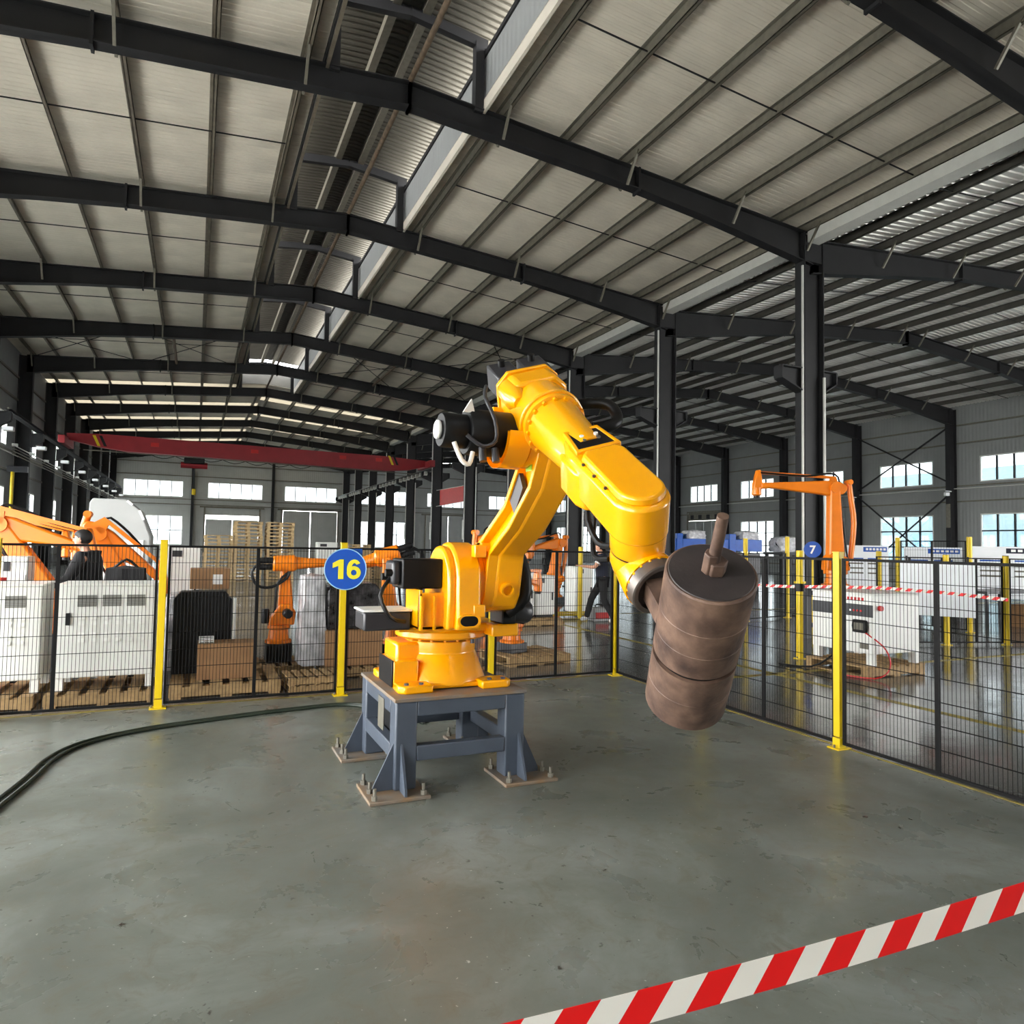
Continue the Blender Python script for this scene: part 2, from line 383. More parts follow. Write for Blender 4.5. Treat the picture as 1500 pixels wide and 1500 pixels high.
sheets('la', RG1-1.55, RG1-11, 'rooflin', 8, .008, near, no); sheets('ra', RG1+1.55, XM-.15, 'rooflin', 8, .008, near, no)
sheets('lb', RG1, RG1-11, 'rooflin', 8, .008, far, lambda i: i % 5 in (0, 1)); sheets('rb', RG1, XM-.15, 'rooflin', 8, .008, far, lambda i: i % 5 in (2, 3))
sheets('rc', RG2, XM+.15, 'roofmetal', 6, .03, range(NS), no); sheets('rd', RG2, XR+.4, 'roofmetal', 6, .03, range(NS), no)
obj('valley_gutter', MB().bx(XM-.2, XM-.17, Y0, Y1, 9.45, 9.8).bx(XM+.17, XM+.2, Y0, Y1, 9.45, 9.8).bx(XM-.2, XM+.2, Y0, Y1, 9.43, 9.45), 'pvc', ce)
# sag rods and cross bracing under the sheets
for y in [f+3 for f in FY[:-1]]:
    for xa, xb in ((RG1-1.95, XL), (RG1+1.95, XM-.2), (RG2-.6, XM+.2), (RG2+.6, XR)):
        obj('sag_rod', MB().beam((xa, y, ztop(xa)+.06), (xb, y, ztop(xb)+.06), .022, .022), 'steel', ce)
for k in (5, 6, 9):
    ya, yb = FY[k], FY[k+1]
    for xs in ((RG1-2, RG1-6), (RG1-6, XL), (RG1+2, RG1+6), (RG1+6, XM-.2)) if k == 6 else ((RG1+6.6, XM-.2),):
        for a, b in ((ya, yb), (yb, ya)):
            obj('brace_rod', MB().beam((xs[0], a, ztop(xs[0])-.12), (xs[1], b, ztop(xs[1])-.12), .025, .025), 'steel', ce)
obj('ridge_pipe', MB().cyl((RG1, Y0, 10.56), (RG1, MY, 10.56), .055, n=10), 'rusty', ce)
for x in (RG1-4.6, RG1+4.9): obj('strut_pipe', MB().cyl((x, FY[6], ztop(x)-.1), (x, FY[7], ztop(x)-.1), .06, n=10), 'rusty', ce)
# ridge ventilator: posts, cross beams, side cladding with a light gap, raised roof
for y in FY:
    if y > MY: continue
    for sg in (-1, 1):
        obj('ventilator_post', MB().bx(RG1+sg*1.43-.09, RG1+sg*1.43+.09, y-.1, y+.1, 10.35, 11.8), 'steel', ce)
        obj('ventilator_beam', MB().beam((RG1, y, 11.98), (RG1+sg*1.6, y, 11.8), .14, .2), 'steel', ce)
for sg in (-1, 1):
    x = RG1+sg*1.6
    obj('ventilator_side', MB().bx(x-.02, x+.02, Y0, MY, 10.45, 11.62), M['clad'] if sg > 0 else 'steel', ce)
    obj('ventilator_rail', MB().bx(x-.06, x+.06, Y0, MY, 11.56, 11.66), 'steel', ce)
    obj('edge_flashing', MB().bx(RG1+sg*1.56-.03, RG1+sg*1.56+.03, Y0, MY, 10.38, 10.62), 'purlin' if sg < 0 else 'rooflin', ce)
for d in (-.3, .3): obj('ventilator_purlin', MB().bx(RG1+d-.08, RG1+d+.08, Y0, MY, 12.0, 12.2), 'galv', ce)
def capsheet(sg):
    m = sheet(0, 1, '', 7, .035); q = MB()
    q.add([(RG1+sg*(.0+2.1*v[0]) if True else 0, v[1], 12.24-.2*v[0]+(v[2]-(ztop(v[0])+.205))) for v in m.v], m.f); return q
for sg in (-1, 1):
    p = None
    for i in range(nm):
        y = Y0+1.2*i
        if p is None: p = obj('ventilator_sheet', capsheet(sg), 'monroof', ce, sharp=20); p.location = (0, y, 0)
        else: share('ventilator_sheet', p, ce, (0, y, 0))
obj('ventilator_end', MB().bx(RG1-1.6, RG1+1.6, MY-.05, MY, 10.7, 12.15), 'monroof', ce)
# ------------------------------------------------------------------ walls with window openings
win_n = [0]
def window(o, ax, a0, a1, z0, z1, nx, nz, c):
    """a window in a wall whose long axis is ax ('y' or 'x'), at wall coordinate c"""
    win_n[0] += 1; w = structure('window_%d' % win_n[0], (c, a0, z0) if ax == 'y' else (a0, c, z0))
    B = (lambda m, a, b, z, t, d: m.bx(c-d, c+d, a, b, z, t)) if ax == 'y' else (lambda m, a, b, z, t, d: m.bx(a, b, c-d, c+d, z, t))
    f = MB()
    for q in ((a0, a1, z0, z0+.06), (a0, a1, z1-.06, z1), (a0, a0+.06, z0, z1), (a1-.06, a1, z0, z1)): B(f, *q, .06)
    obj('window_frame', f, 'white', w)
    for i in range(1, nx): x = a0+(a1-a0)*i/nx; obj('mullion', B(MB(), x-.035, x+.035, z0, z1, .05), 'steel', w)
    for j in range(1, nz): z = z0+(z1-z0)*j/nz; obj('transom', B(MB(), a0, a1, z-.035, z+.035, .05), 'steel', w)
    for i in range(nx):
        for j in range(nz):
            x = a0+(a1-a0)*i/nx; z = z0+(z1-z0)*j/nz
            obj('pane', B(MB(), x+.03, x+(a1-a0)/nx-.03, z+.03, z+(z1-z0)/nz-.03, .004), 'glassclear' if ax == 'y' and c < 0 else 'glass', w)
def wall(name, ax, c, a0, a1, ztp, holes, m):
    b = MB(); t = .06
    B = (lambda a, e, z, q: b.bx(c-t, c+t, a, e, z, q)) if ax == 'y' else (lambda a, e, z, q: b.bx(a, e, c-t, c+t, z, q))
    cuts = sorted(set([a0, a1]+[v for h in holes for v in h[:2]]))
    for p, q in zip(cuts, cuts[1:]):
        hs = sorted((h[2], h[3]) for h in holes if h[0] <= p+1e-6 and h[1] >= q-1e-6); z = 0
        for u, v in hs:
            if u > z: B(p, q, z, u)
            z = v
        B(p, q, z, ztp)
    o = obj(name, b, m); o['kind'] = 'structure'; return o
bays = [f+3 for f in FY[:-1]]
for name, c, mid, door in (('wall_left', -7.5, XL, None), ('wall_right', 38.15, XR, 8)):
    H = []; wins = []
    for i, y in enumerate(bays):
        H.append((y-1.7, y+1.7, 5.45, 6.85)); wins.append((y-1.7, y+1.7, 5.45, 6.85, 4, 1))
        if c < 0 and i < 4: H.append((y-2.6, y+2.6, 0, 5.0 if i else 3.2)); continue      # unseen openings beside the cell, added to let light in from the left
        if i == door: H.append((y-2, y+2, 0, 4.6)); continue
        H.append((y-1.7, y+1.7, 1.0, 3.75)); wins.append((y-1.7, y+1.7, 1.0, 3.75, 4, 3))
    w = wall(name, 'y', c, Y0, Y1, 10.0 if c > 0 else 9.85, H, 'clad')
    for q in wins: window(w, 'y', *q, c)
    s = .12 if c < 0 else -.12
    for z in (.6, 4.4, 5.25, 7.6, 8.6): obj('girt', MB().bx(c+s-.04, c+s+.04, Y0, Y1, z, z+.08), 'galv', w)
    obj('wall_rail', MB().cyl((c+2*s, Y0, 5.15), (c+2*s, Y1, 5.15), .03, n=8), 'pvc', w)
    if c > 0:
        for z0, z1 in ((.2, 5.0), (5.4, 8.7)):
            for a, b in ((FY[5], FY[6]), (FY[6], FY[5])):
                obj('wall_brace', MB().beam((c-.35, a, z0), (c-.35, b, z1), .07, .07), 'steel', w)
        d = structure('door_2', (c, bays[8], 0))
        for j in range(4):
            y = bays[8]-2+j; obj('door_leaf', MB().bx(c-.05, c+.05, y+.02, y+.98, 0, 3.9), 'clad', d)
            obj('vent_pane', MB().bx(c-.03, c+.03, y+.3, y+.7, 4.05, 4.5), 'black', d)
        obj('door_frame', MB().bx(c-.1, c-.02, bays[8]-2.1, bays[8]-2, 0, 4.7).bx(c-.1, c-.02, bays[8]+2, bays[8]+2.1, 0, 4.7).bx(c-.1, c-.02, bays[8]-2, bays[8]+2, 4.6, 4.7).bx(c-.06, c+.06, bays[8]-2, bays[8]+2, 3.92, 4.02).bx(c-.01, c+.06, bays[8]-2, bays[8]+2, 4.02, 4.6), 'galv', d)
H = [(17, 36, 0, 6.5)]  # unseen opening behind the camera, added to light the right bay
wf = wall('wall_front', 'x', Y0-.1, -7.5, 38.15, 10.5, H, 'cladx')
cb = Y1+.1
UP = [(-6.29, -1.25), (.89, 5.9), (7.98, 13.15), (15.65, 20.84), (22.9, 27.9), (30.2, 35.2)]
LOW = [(-5.4, -1.2), (15.65, 20.9), (30.2, 35.2)]
H = [(a, b, 5.62, 7.15) for a, b in UP]+[(a, b, 1.1, 3.85) for a, b in LOW]+[(.75, 5.6, 0, 4.0), (7.86, 13.24, 0, 4.7), (22.8, 27.9, 0, 4.6)]
wb = wall('wall_back', 'x', cb, -7.5, 38.15, 10.5, H, 'cladx')
for a, b in UP: window(wb, 'x', a, b, 5.62, 7.15, 5, 1, cb)
for a, b in LOW: window(wb, 'x', a, b, 1.1, 3.85, 4, 2, cb)
for z in (.6, 4.9, 5.4, 7.6, 8.8): obj('girt', MB().bx(-7.4, 38, cb-.2, cb-.1, z, z+.08), 'galv', wb)
for n, a, b in (('door_1', 7.86, 13.24), ('door_3', 22.8, 27.9), ('door_4', .75, 5.6)):
    d = structure(n, (a, cb, 0)); h = (a+b)/2
    for p, q in ((a, h), (h, b)): obj('door_leaf', MB().bx(p+.03, q-.03, cb-.18, cb-.1, 0, 4.66 if n != 'door_4' else 3.6), M['cladx'], d)
    obj('door_frame', MB().bx(a-.15, a, cb-.2, cb-.05, 0, 4.8).bx(b, b+.15, cb-.2, cb-.05, 0, 4.8).bx(a-.5, b+.5, cb-.22, cb-.05, 4.7, 4.85), 'galv', d)
for x in (-.43, 6.85, 21.3, 28.5):
    b = MB().bx(x-.12, x+.12, cb-.45, cb-.43, 0, ztop(x)).bx(x-.12, x+.12, cb-.12, cb-.1, 0, ztop(x)).bx(x-.01, x+.01, cb-.43, cb-.12, 0, ztop(x))
    o = obj('gable_column', b, 'steel'); o['kind'] = 'structure'
ob = structure('exterior_building', (66, 24, 0))
obj('building_wall', MB().bx(66, 76, -10, 60, 0, 9.5), 'concretepale', ob)
for i in range(14):
    for z in (1.2, 5.2): obj('building_window', MB().bx(65.9, 66, -8+i*4.8, -5.4+i*4.8, z, z+2.2), 'white' if z > 4 else 'signrim', ob)
# ------------------------------------------------------------------ columns
def hsec(m, x, y, dx, dy, z0, z1, t=.025):
    m.bx(x-dx, x-dx+t, y-dy, y+dy, z0, z1).bx(x+dx-t, x+dx, y-dy, y+dy, z0, z1).bx(x-dx+t, x+dx-t, y-.012, y+.012, z0, z1); return m
def bracket(x, y, s, l, z0=5.6, z1=6.18):
    m = MB(); a, b = (x+s*.3, x+s*(.3+l))
    P = [(a, z0), (a, z1), (b, z1), (b, z1-.28)]
    if s < 0: P = P[::-1]
    m.prism(P, (0, y, 0), (1,0,0), (0,0,1), (0,-1,0), -.012, .012)
    m.bx(min(a, b), max(a, b), y-.14, y+.14, z1, z1+.03); m.beam((a, y, z0), (b, y, z1-.29), .28, .03, (0,0,1)); m.bx(b-.02, b+.02, y-.14, y+.14, z1-.28, z1); return m
for i, y in enumerate(FY):
    for x, kind in ((XL, 'left'), (XM, 'mid'), (XR, 'right')):
        c = structure('steel_column', (x, y, 0))
        dx, dy = (.33, .16) if kind == 'mid' else (.27, .14)
        obj('shaft', hsec(MB(), x, y, dx, dy, 0, ztop(x-.01)-.02), 'steel', c)
        obj('base_plate', MB().bx(x-dx-.06, x+dx+.06, y-dy-.06, y+dy+.06, 0, .03), 'steel', c)
        if kind == 'mid':
            obj('knee_panel', MB().bx(x-.34, x+.34, y-.12, y+.12, 8.95, 9.62), 'steel', c)
            obj('crane_bracket', bracket(x, y, -1, .75), 'steel', c); obj('crane_bracket', bracket(x, y, 1, .5), 'steel', c)
            obj('downpipe', MB().cyl((x-.37, y-.12, .1), (x-.37, y-.12, 8.8), .03, n=10), 'pvc', c)
            if i % 2: obj('downpipe', MB().cyl((x+.28, y-.2, .1), (x+.28, y-.2, 6.0), .035, n=10), 'pvc', c)
            obj('wall_box', MB().bx(x-.36-.04, x-.335, y-.13, y+.13, 1.9, 3.0), 'pvc', c, bevel=.01) if i in (4, 7, 8, 9) else None
        if kind == 'left':
            obj('crane_bracket', bracket(x, y, 1, .45), 'steel', c)
        if kind == 'right' and i in (5, 6):
            obj('junction_box', MB().bx(x-.3, x-.272, y-.12, y+.12, 3.0, 4.3), 'galv', c, bevel=.01)
            obj('cctv_bracket', MB().bx(x-.75, x-.27, y-.2, y-.14, 4.95, 5.0).bx(x-.8, x-.5, y-.24, y-.1, 4.72, 4.9), 'lampwhite', c, bevel=.01)

# ------------------------------------------------------------------ the big robot, its pedestal and the weight it carries
P0 = thing('robot_pedestal', 'blue-grey welded steel pedestal bolted to the floor under the big robot', 'pedestal', (1.71, 5.05, 0))
px0, px1, py0, py1, ph = 1.23, 2.19, 4.53, 5.57, .62
obj('top_plate', MB().bx(px0, px1, py0, py1, ph-.025, ph), 'rustplate', P0, bevel=.004)
lw = .15
for sx in (0, 1):
    for sy in (0, 1):
        x = px0+.01+lw/2 if not sx else px1-.01-lw/2; y = py0+.01+lw/2 if not sy else py1-.01-lw/2
        ox, oy = (-1 if not sx else 1), (-1 if not sy else 1)
        obj('leg', MB().bx(x-lw/2, x+lw/2, y-lw/2, y+lw/2, .02, ph-.025), 'greypaint', P0, bevel=.012)
        fx, fy = x+ox*.07, y+oy*.03
        f = obj('foot_plate', MB().bx(fx-.2, fx+.2, fy-.2, fy+.2, 0, .022), 'rustplate', P0, bevel=.004)
        for bx_, by_ in ((-.16, -.16), (.16, -.16), (-.16, .16), (.16, .16), (ox*.16, -.02)):
            a, b = fx+bx_, fy+by_
            obj('anchor_bolt', MB().cyl((a, b, .022), (a, b, .05), .02, n=6).cyl((a, b, .05), (a, b, .095), .011, n=8), 'galv', f)
        obj('gusset', MB().prism([(0, 0), (ox*.13, 0), (ox*.13, .03), (0, .3)][::ox], (x+ox*lw/2, y+oy*.03, .022), (1,0,0), (0,0,1), (0,-1,0), -.008, .008), 'greypaint', P0)
        obj('gusset', MB().prism([(0, 0), (oy*.13, 0), (oy*.13, .03), (0, .3)][::-oy], (x+ox*.03, y+oy*lw/2, .022), (0,1,0), (0,0,1), (1,0,0), -.008, .008), 'greypaint', P0)
for z0, z1 in ((ph-.125, ph-.025), (.20, .30)):
    for y in (py0+.05, py1-.05): obj('cross_rail', MB().bx(px0+.16, px1-.16, y-.04, y+.04, z0, z1), 'greypaint', P0, bevel=.008)
    for x in (px0+.05, px1-.05): obj('cross_rail', MB().bx(x-.04, x+.04, py0+.16, py1-.16, z0, z1), 'greypaint', P0, bevel=.008)
obj('cable_duct', MB().bx(px0+.1, px0+.24, 4.98, 5.2, .26, ph-.03), 'black', P0, bevel=.01)
obj('paper_tag', MB().bx(px0+.004, px0+.008, 4.84, 5.0, .34, .56), 'galv', P0, label='pale sheet fixed in the open side')
# robot
RB = (1.71, 5.05, ph)
G = thing('industrial_robot', 'huge yellow-orange six-axis robot on the blue-grey pedestal holding the rusty drum', 'robot', RB)
bx_, by_ = 1.71, 5.05
b = MB().lathe([(0, .34), (.03, .335), (.05, .325), (.2, .268), (.215, .258), (.235, .262), (.30, .262)], (bx_, by_, ph+.02), (0,0,1), 44)
base = obj('base', b, 'orange', G, bevel=.006)
for sx in (-1, 1):
    for sy in (-1, 1):
        P = [(-.12, -.1), (.1, -.1), (.12, -.07), (.12, .06), (.08, .1), (-.12, .1)]
        obj('foot_flange', MB().prism(P if sx*sy > 0 else P[::-1], (bx_+sx*.3, by_+sy*.31, ph), (sx,0,0), (0,sy,0), (0,0,1), 0, .055), 'orange', G, bevel=.012)
foot = obj('foot_pads', MB().bx(bx_-.3, bx_+.3, by_-.33, by_+.33, ph+.008, ph+.042), 'orange', G, bevel=.01)
for sx in (-1, 1):
    for sy in (-1, 1):
        for d in (-.045, .06):
            obj('mounting_bolt', MB().cyl((bx_+sx*(.3+d), by_+sy*.36, ph+.055), (bx_+sx*(.3+d), by_+sy*.36, ph+.068), .017, n=6), 'darkgrey', G)
obj('rear_housing', MB().bx(bx_-.38, bx_-.14, by_-.15, by_+.2, ph+.06, ph+.315), 'orange', G, bevel=.02)
obj('connector_box', MB().bx(bx_-.42, bx_-.24, by_-.24, by_+.14, ph+.012, ph+.2), 'orange', G, bevel=.008)
obj('connector_panel', MB().bx(bx_-.432, bx_-.42, by_-.235, by_+.135, ph+.02, ph+.205), 'black', G, bevel=.003, label='black connector panel')
obj('axis_stop', MB().cyl((1.86, 4.77, .93), (1.86, 4.77, .985), .016, n=12), 'darkgrey', G)
for i in range(16):
    a = 2*math.pi*(i+.5)/16; x, y = bx_+.245*math.cos(a), by_+.245*math.sin(a)
    obj('ring_bolt', MB().cyl((x, y, .93), (x, y, .95), .011, n=6), 'orange', G)
# rotating column
T = MB().lathe([(0, .33), (.012, .345), (.05, .345), (.065, .33)], (bx_, by_-.02, .965), (0,0,1), 44)
obj('turntable', T, 'orange', G)
pts = [(-.38, -.12), (-.38, .2), (-.2, .36), (.2, .36), (.38, .2), (.38, -.16), (.3, -.3), (-.28, -.34)]
obj('turntable_deck', MB().prism(pts, (bx_, by_-.02, 1.02), (1,0,0), (0,1,0), (0,0,1), 0, .06), 'orange', G, bevel=.015)
J2y, J2z = 4.62, 1.40
prof = [(.42, 1.07), (.40, 1.07)]
def arcp(cy_, cz, r, a0, a1, n): return [(cy_+r*math.cos(R(a0+(a1-a0)*i/n)), cz+r*math.sin(R(a0+(a1-a0)*i/n))) for i in range(n+1)]
body = [(4.36, 1.075), (4.98, 1.075), (4.94, 1.2), (4.885, 1.38)]+arcp(J2y, J2z, .262, 5, 175, 18)+[(4.36, 1.30), (4.345, 1.16)]
obj('shoulder', MB().prism(body, (0,0,0), (0,1,0), (0,0,1), (1,0,0), 1.585, 1.76), 'orange', G, bevel=.02)
body2 = [(4.40, 1.075), (4.95, 1.075), (4.90, 1.38)]+arcp(J2y, J2z, .235, 0, 180, 18)+[(4.38, 1.28)]
obj('shoulder_flange', MB().prism(body2, (0,0,0), (0,1,0), (0,0,1), (1,0,0), 1.53, 1.59), 'orange', G, bevel=.018)
obj('shoulder_ring', MB().lathe([(0, .2), (.012, .215), (.05, .215), (.06, .2)], (1.75, J2y, J2z), (1,0,0), 40), 'orange', G)
# oval recess on the front of the shoulder
ov = [(.045*math.cos(R(a))+(.02 if math.cos(R(a)) > 0 else -.02), .034*math.sin(R(a))) for a in range(0, 360, 15)]
ov2 = [(a*1.25, c*1.3) for a, c in ov]
obj('oval_port', MB().ring(ov2, ov, (1.665, 4.338, 1.14), (1,0,0), (0,0,1), (0,-1,0), -.01, .01), 'orange', G)
obj('port_cover', MB().prism(ov, (1.665, 4.338, 1.14), (1,0,0), (0,0,1), (0,-1,0), -.01, .002), 'black', G)
# motor support bracket with ribs at the left
mb = MB().bx(1.36, 1.56, 4.47, 4.5, 1.075, 1.32).bx(1.36, 1.385, 4.47, 4.8, 1.075, 1.34).bx(1.36, 1.56, 4.78, 4.8, 1.075, 1.3).bx(1.36, 1.56, 4.47, 4.8, 1.075, 1.1)
obj('motor_bracket', mb, 'orange', G, bevel=.006)
for x in (1.365, 1.455): obj('bracket_rib', MB().bx(x, x+.014, 4.44, 4.475, 1.075, 1.3), 'orange', G)
mt = obj('shoulder_motor', MB().bx(1.25, 1.53, 4.5, 4.76, 1.345, 1.545), 'black', G, bevel=.012)
obj('motor_cap', MB().bx(1.19, 1.252, 4.53, 4.73, 1.37, 1.53), 'darkgrey', mt, bevel=.02)
for y, z in ((4.56, 1.45), (4.66, 1.42)): obj('plug', MB().cyl((1.15, y, z), (1.2, y, z), .025), 'black', mt)
obj('hose_loop', MB().tube([(1.2, 4.6, 1.42), (1.12, 4.55, 1.3), (1.18, 4.52, 1.16), (1.3, 4.6, 1.12)], .014), 'black', G)
o = obj('junction_box', MB().bx(1.03, 1.35, 4.62, 4.9, 1.06, 1.185), 'darkgrey', G, bevel=.014); obj('box_lid', MB().bx(1.02, 1.36, 4.61, 4.91, 1.185, 1.2), 'white', o, bevel=.006)  # white plate on top stands for the bright reflection there
obj('box_support', MB().bx(1.28, 1.5, 4.66, 4.95, 1.04, 1.07), 'orange', G, bevel=.006)
obj('right_deck_arm', MB().bx(1.95, 2.16, 4.62, 4.9, .99, 1.08), 'orange', G, bevel=.012)
obj('brake_module', MB().bx(2.02, 2.13, 4.6, 4.84, 1.08, 1.23), 'black', G, bevel=.01)
obj('drive_cap', MB().lathe([(0, .07), (.02, .085), (.16, .085), (.18, .07)], (2.1, 4.7, 1.165), (1,0,-.05), 24), 'darkgrey', G)
obj('dress_hose', MB().tube([(2.13, 4.62, 1.62), (2.17, 4.56, 1.45), (2.16, 4.54, 1.27), (2.06, 4.6, 1.16)], .045, 12), 'black', G)
# lower arm
front = [(4.60, 1.17), (4.47, 1.20), (4.40, 1.30), (4.375, 1.42), (4.34, 1.57), (4.02, 1.74), (3.72, 1.98), (3.62, 2.16), (3.60, 2.30)]
top = [(3.62, 2.40), (3.70, 2.46), (3.80, 2.46), (3.90, 2.40)]
back = [(3.93, 2.28), (3.955, 2.12), (4.12, 1.92), (4.53, 1.685), (4.74, 1.60), (4.83, 1.48), (4.83, 1.32), (4.74, 1.20)]
arm = [(y, z) for y, z in (front+top+back)][::-1]
la = obj('lower_arm', MB().prism(arm, (0,0,0), (0,1,0), (0,0,1), (1,0,0), 1.86, 2.07), 'orange', G, bevel=.03, seg=3)
def inset(P, d):
    n = len(P); Q = []
    for i in range(n):
        a, p, c = Vector(P[i-1]), Vector(P[i]), Vector(P[(i+1) % n]); e = (p-a).normalized()+(c-p).normalized(); e.normalize(); Q.append((p.x-e.y*d, p.y+e.x*d))
    return Q
obj('arm_rim', MB().ring(inset(arm, .008), inset(arm, .045), (0,0,0), (0,1,0), (0,0,1), (1,0,0), 1.80, 1.875), 'orange', la, bevel=.006)
obj('arm_rib', MB().beam((4.36, 1.66, 1.83), (4.3, 1.83, 1.83), .05, .02) if False else MB().prism([(4.45, 1.6), (4.6, 1.62), (4.6, 1.66), (4.47, 1.66)], (0,0,0), (0,1,0), (0,0,1), (1,0,0), 1.80, 1.87), 'orange', la)
obj('hub_web', MB().prism(arcp(J2y, J2z, .2, 0, 345, 23), (0,0,0), (0,1,0), (0,0,1), (1,0,0), 1.79, 1.87), 'orange', la, bevel=.01)
for y0, y1, z0, z1 in ((3.98, 3.86, 1.93, 2.16),):
    obj('cover_plate', MB().prism([(3.98, 1.84), (4.05, 1.93), (3.92, 2.10), (3.86, 2.0)][::-1], (0,0,0), (0,1,0), (0,0,1), (1,0,0), 1.815, 1.845), 'darkgrey', la, label='grey plate in the arm pocket')
obj('green_sticker', MB().bx(1.795, 1.80, 3.70, 3.78, 2.09, 2.17), 'lime', la, label='lime green sticker')
n_ = Vector((0, -.972, -.235)); t_ = Vector((0, -.235, .972))
c_ = Vector((1.955, 4.372, 1.34))
obj('pivot_port', MB().lathe([(-.02, .05), (.012, .05), (.012, .036), (-.01, .036)], c_, n_, 28, False), 'orange', la)
for z in (1.60, 1.20): obj('arm_stop', MB().bx(1.70, 1.785, 4.345, 4.42, z-.04, z+.045), 'orange', G, bevel=.008)
# elbow and upper arm: frame with u along the arm, n out of the wrist cover, m across it
A0 = Vector((1.855, 3.56, 2.36)); u = Vector((0, -.848, -.53)).normalized(); nt_ = Vector((0, -.53, .848)).normalized(); ph_ = R(18.4)
n = (nt_*math.cos(ph_)+Vector((-1,0,0))*math.sin(ph_)).normalized(); m_ = n.cross(u)*-1
m_ = u.cross(n)*-1
def AF(t, a, c): return A0+u*t+m_*a+n*c
J3 = Vector((0, 3.78, 2.30))
obj('elbow_housing', MB().lathe([(-.36, .15), (-.34, .175), (-.05, .195), (-.02, .2), (0, .2)], A0, u, 40), 'orange', G, bevel=.01)
ring = obj('arm_ring', MB().lathe([(0, .182), (.02, .188), (.045, .188), (.05, .18)], A0, u, 44), 'orange', G)
for i in range(16):
    a = 2*math.pi*i/16; p = AF(.05, .171*math.cos(a), .171*math.sin(a))
    obj('ring_bolt', MB().cyl(p, p+u*.02, .0135, n=6), 'orange', ring)
# rear gear block carrying the wrist motors
rp_ = [(-.19, -.17), (.19, -.17), (.19, .12), (.12, .19), (-.12, .19), (-.19, .12)]
obj('gear_block', MB().prism(rp_, A0, m_, n, u, -.37, -.2, 0), 'orange', G, bevel=.02)
obj('gear_block_boss', MB().lathe([(-.34, .07), (-.2, .075), (-.13, .04)], AF(0, -.14, .1), u, 20), 'orange', G)
obj('rear_plate', MB().prism([(a*1.05, c*1.05) for a, c in rp_], A0, m_, n, u, -.40, -.37), 'orange', G, bevel=.006)
for a, c, l in ((-.1, .085, .24), (.1, .085, .24), (0, -.085, .2)):
    wm = obj('wrist_motor', MB().prism([(-.08, -.08), (.08, -.08), (.08, .08), (-.08, .08)], AF(0, a, c), m_, n, u, -.40-l, -.40), 'darkgrey', G, bevel=.012)
    obj('motor_connector', MB().cyl(AF(-.4-l*.7, a, c+.08), AF(-.4-l*.7, a, c+.12), .022), 'black', wm)
# joint-three motor along x with its yellow cup
def xcyl(x0, x1, r, mname, name, par=G, c=J3, bevel=0, nn=32): return obj(name, MB().lathe([(0, r*.94), (.012, r), (x1-x0-.012, r), (x1-x0, r*.94)], (x0, c.y, c.z), (1,0,0), nn), mname, par, bevel=bevel)
xcyl(1.74, 1.90, .19, 'orange', 'elbow_hub')
em = xcyl(1.40, 1.72, .135, 'black', 'elbow_motor')
xcyl(1.25, 1.42, .1, 'black', 'motor_brake', em); xcyl(1.225, 1.245, .055, 'white', 'encoder_cap', em)
obj('motor_lug', MB().prism([(0, 0), (.07, 0), (.05, .08)], (1.36, 3.72, 2.40), (1,0,0), (0,0,1), (0,-1,0), 0, .02), 'white', em)
obj('lifting_hook', MB().tube([(1.30, 3.68, 2.22), (1.34, 3.66, 2.12), (1.385, 3.66, 2.1), (1.41, 3.67, 2.17)], .014), 'white', em)
cup = arcp(J3.y, J3.z, .2, 175, 365, 20); cup_i = arcp(J3.y, J3.z, .165, 175, 365, 20)
pc = cup+cup_i[::-1]
obj('motor_cup', MB().ring(arcp(J3.y, J3.z, .2, 180, 359, 20)+[(J3.y+.2, J3.z+.05), (J3.y+.165, J3.z+.05)]+arcp(J3.y, J3.z, .165, 359, 180, 20), arcp(J3.y, J3.z, .199, 180, 359, 20)+[(J3.y+.199, J3.z+.049), (J3.y+.166, J3.z+.049)]+arcp(J3.y, J3.z, .166, 359, 180, 20), (0,0,0), (0,1,0), (0,0,1), (1,0,0), 1.60, 1.74), 'orange', G)
obj('cup_floor', MB().prism(cup[::1], (0,0,0), (0,1,0), (0,0,1), (1,0,0), 1.69, 1.74), 'orange', G)
obj('elbow_ear', MB().cyl((1.62, 3.9, 2.46), (1.72, 3.9, 2.46), .03, n=6), 'orange', G)
obj('motor_cable', MB().tube([(1.36, 3.64, 2.26), (1.45, 3.62, 2.2), (1.53, 3.62, 2.24), (1.52, 3.62, 2.36), (1.5, 3.72, 2.5), (1.56, 3.86, 2.6)], .012), 'darkgrey', G)
for x in (1.47, 1.55): obj('motor_plug', MB().cyl((x, 3.68, 2.2), (x, 3.66, 2.12), .022), 'darkgrey', em)
obj('arm_cable', MB().tube([(2.02, 3.75, 2.5), (2.16, 3.66, 2.52), (2.24, 3.56, 2.5), (2.26, 3.5, 2.42), (2.2, 3.46, 2.36), (2.1, 3.5, 2.34)], .035, 10), 'black', G)
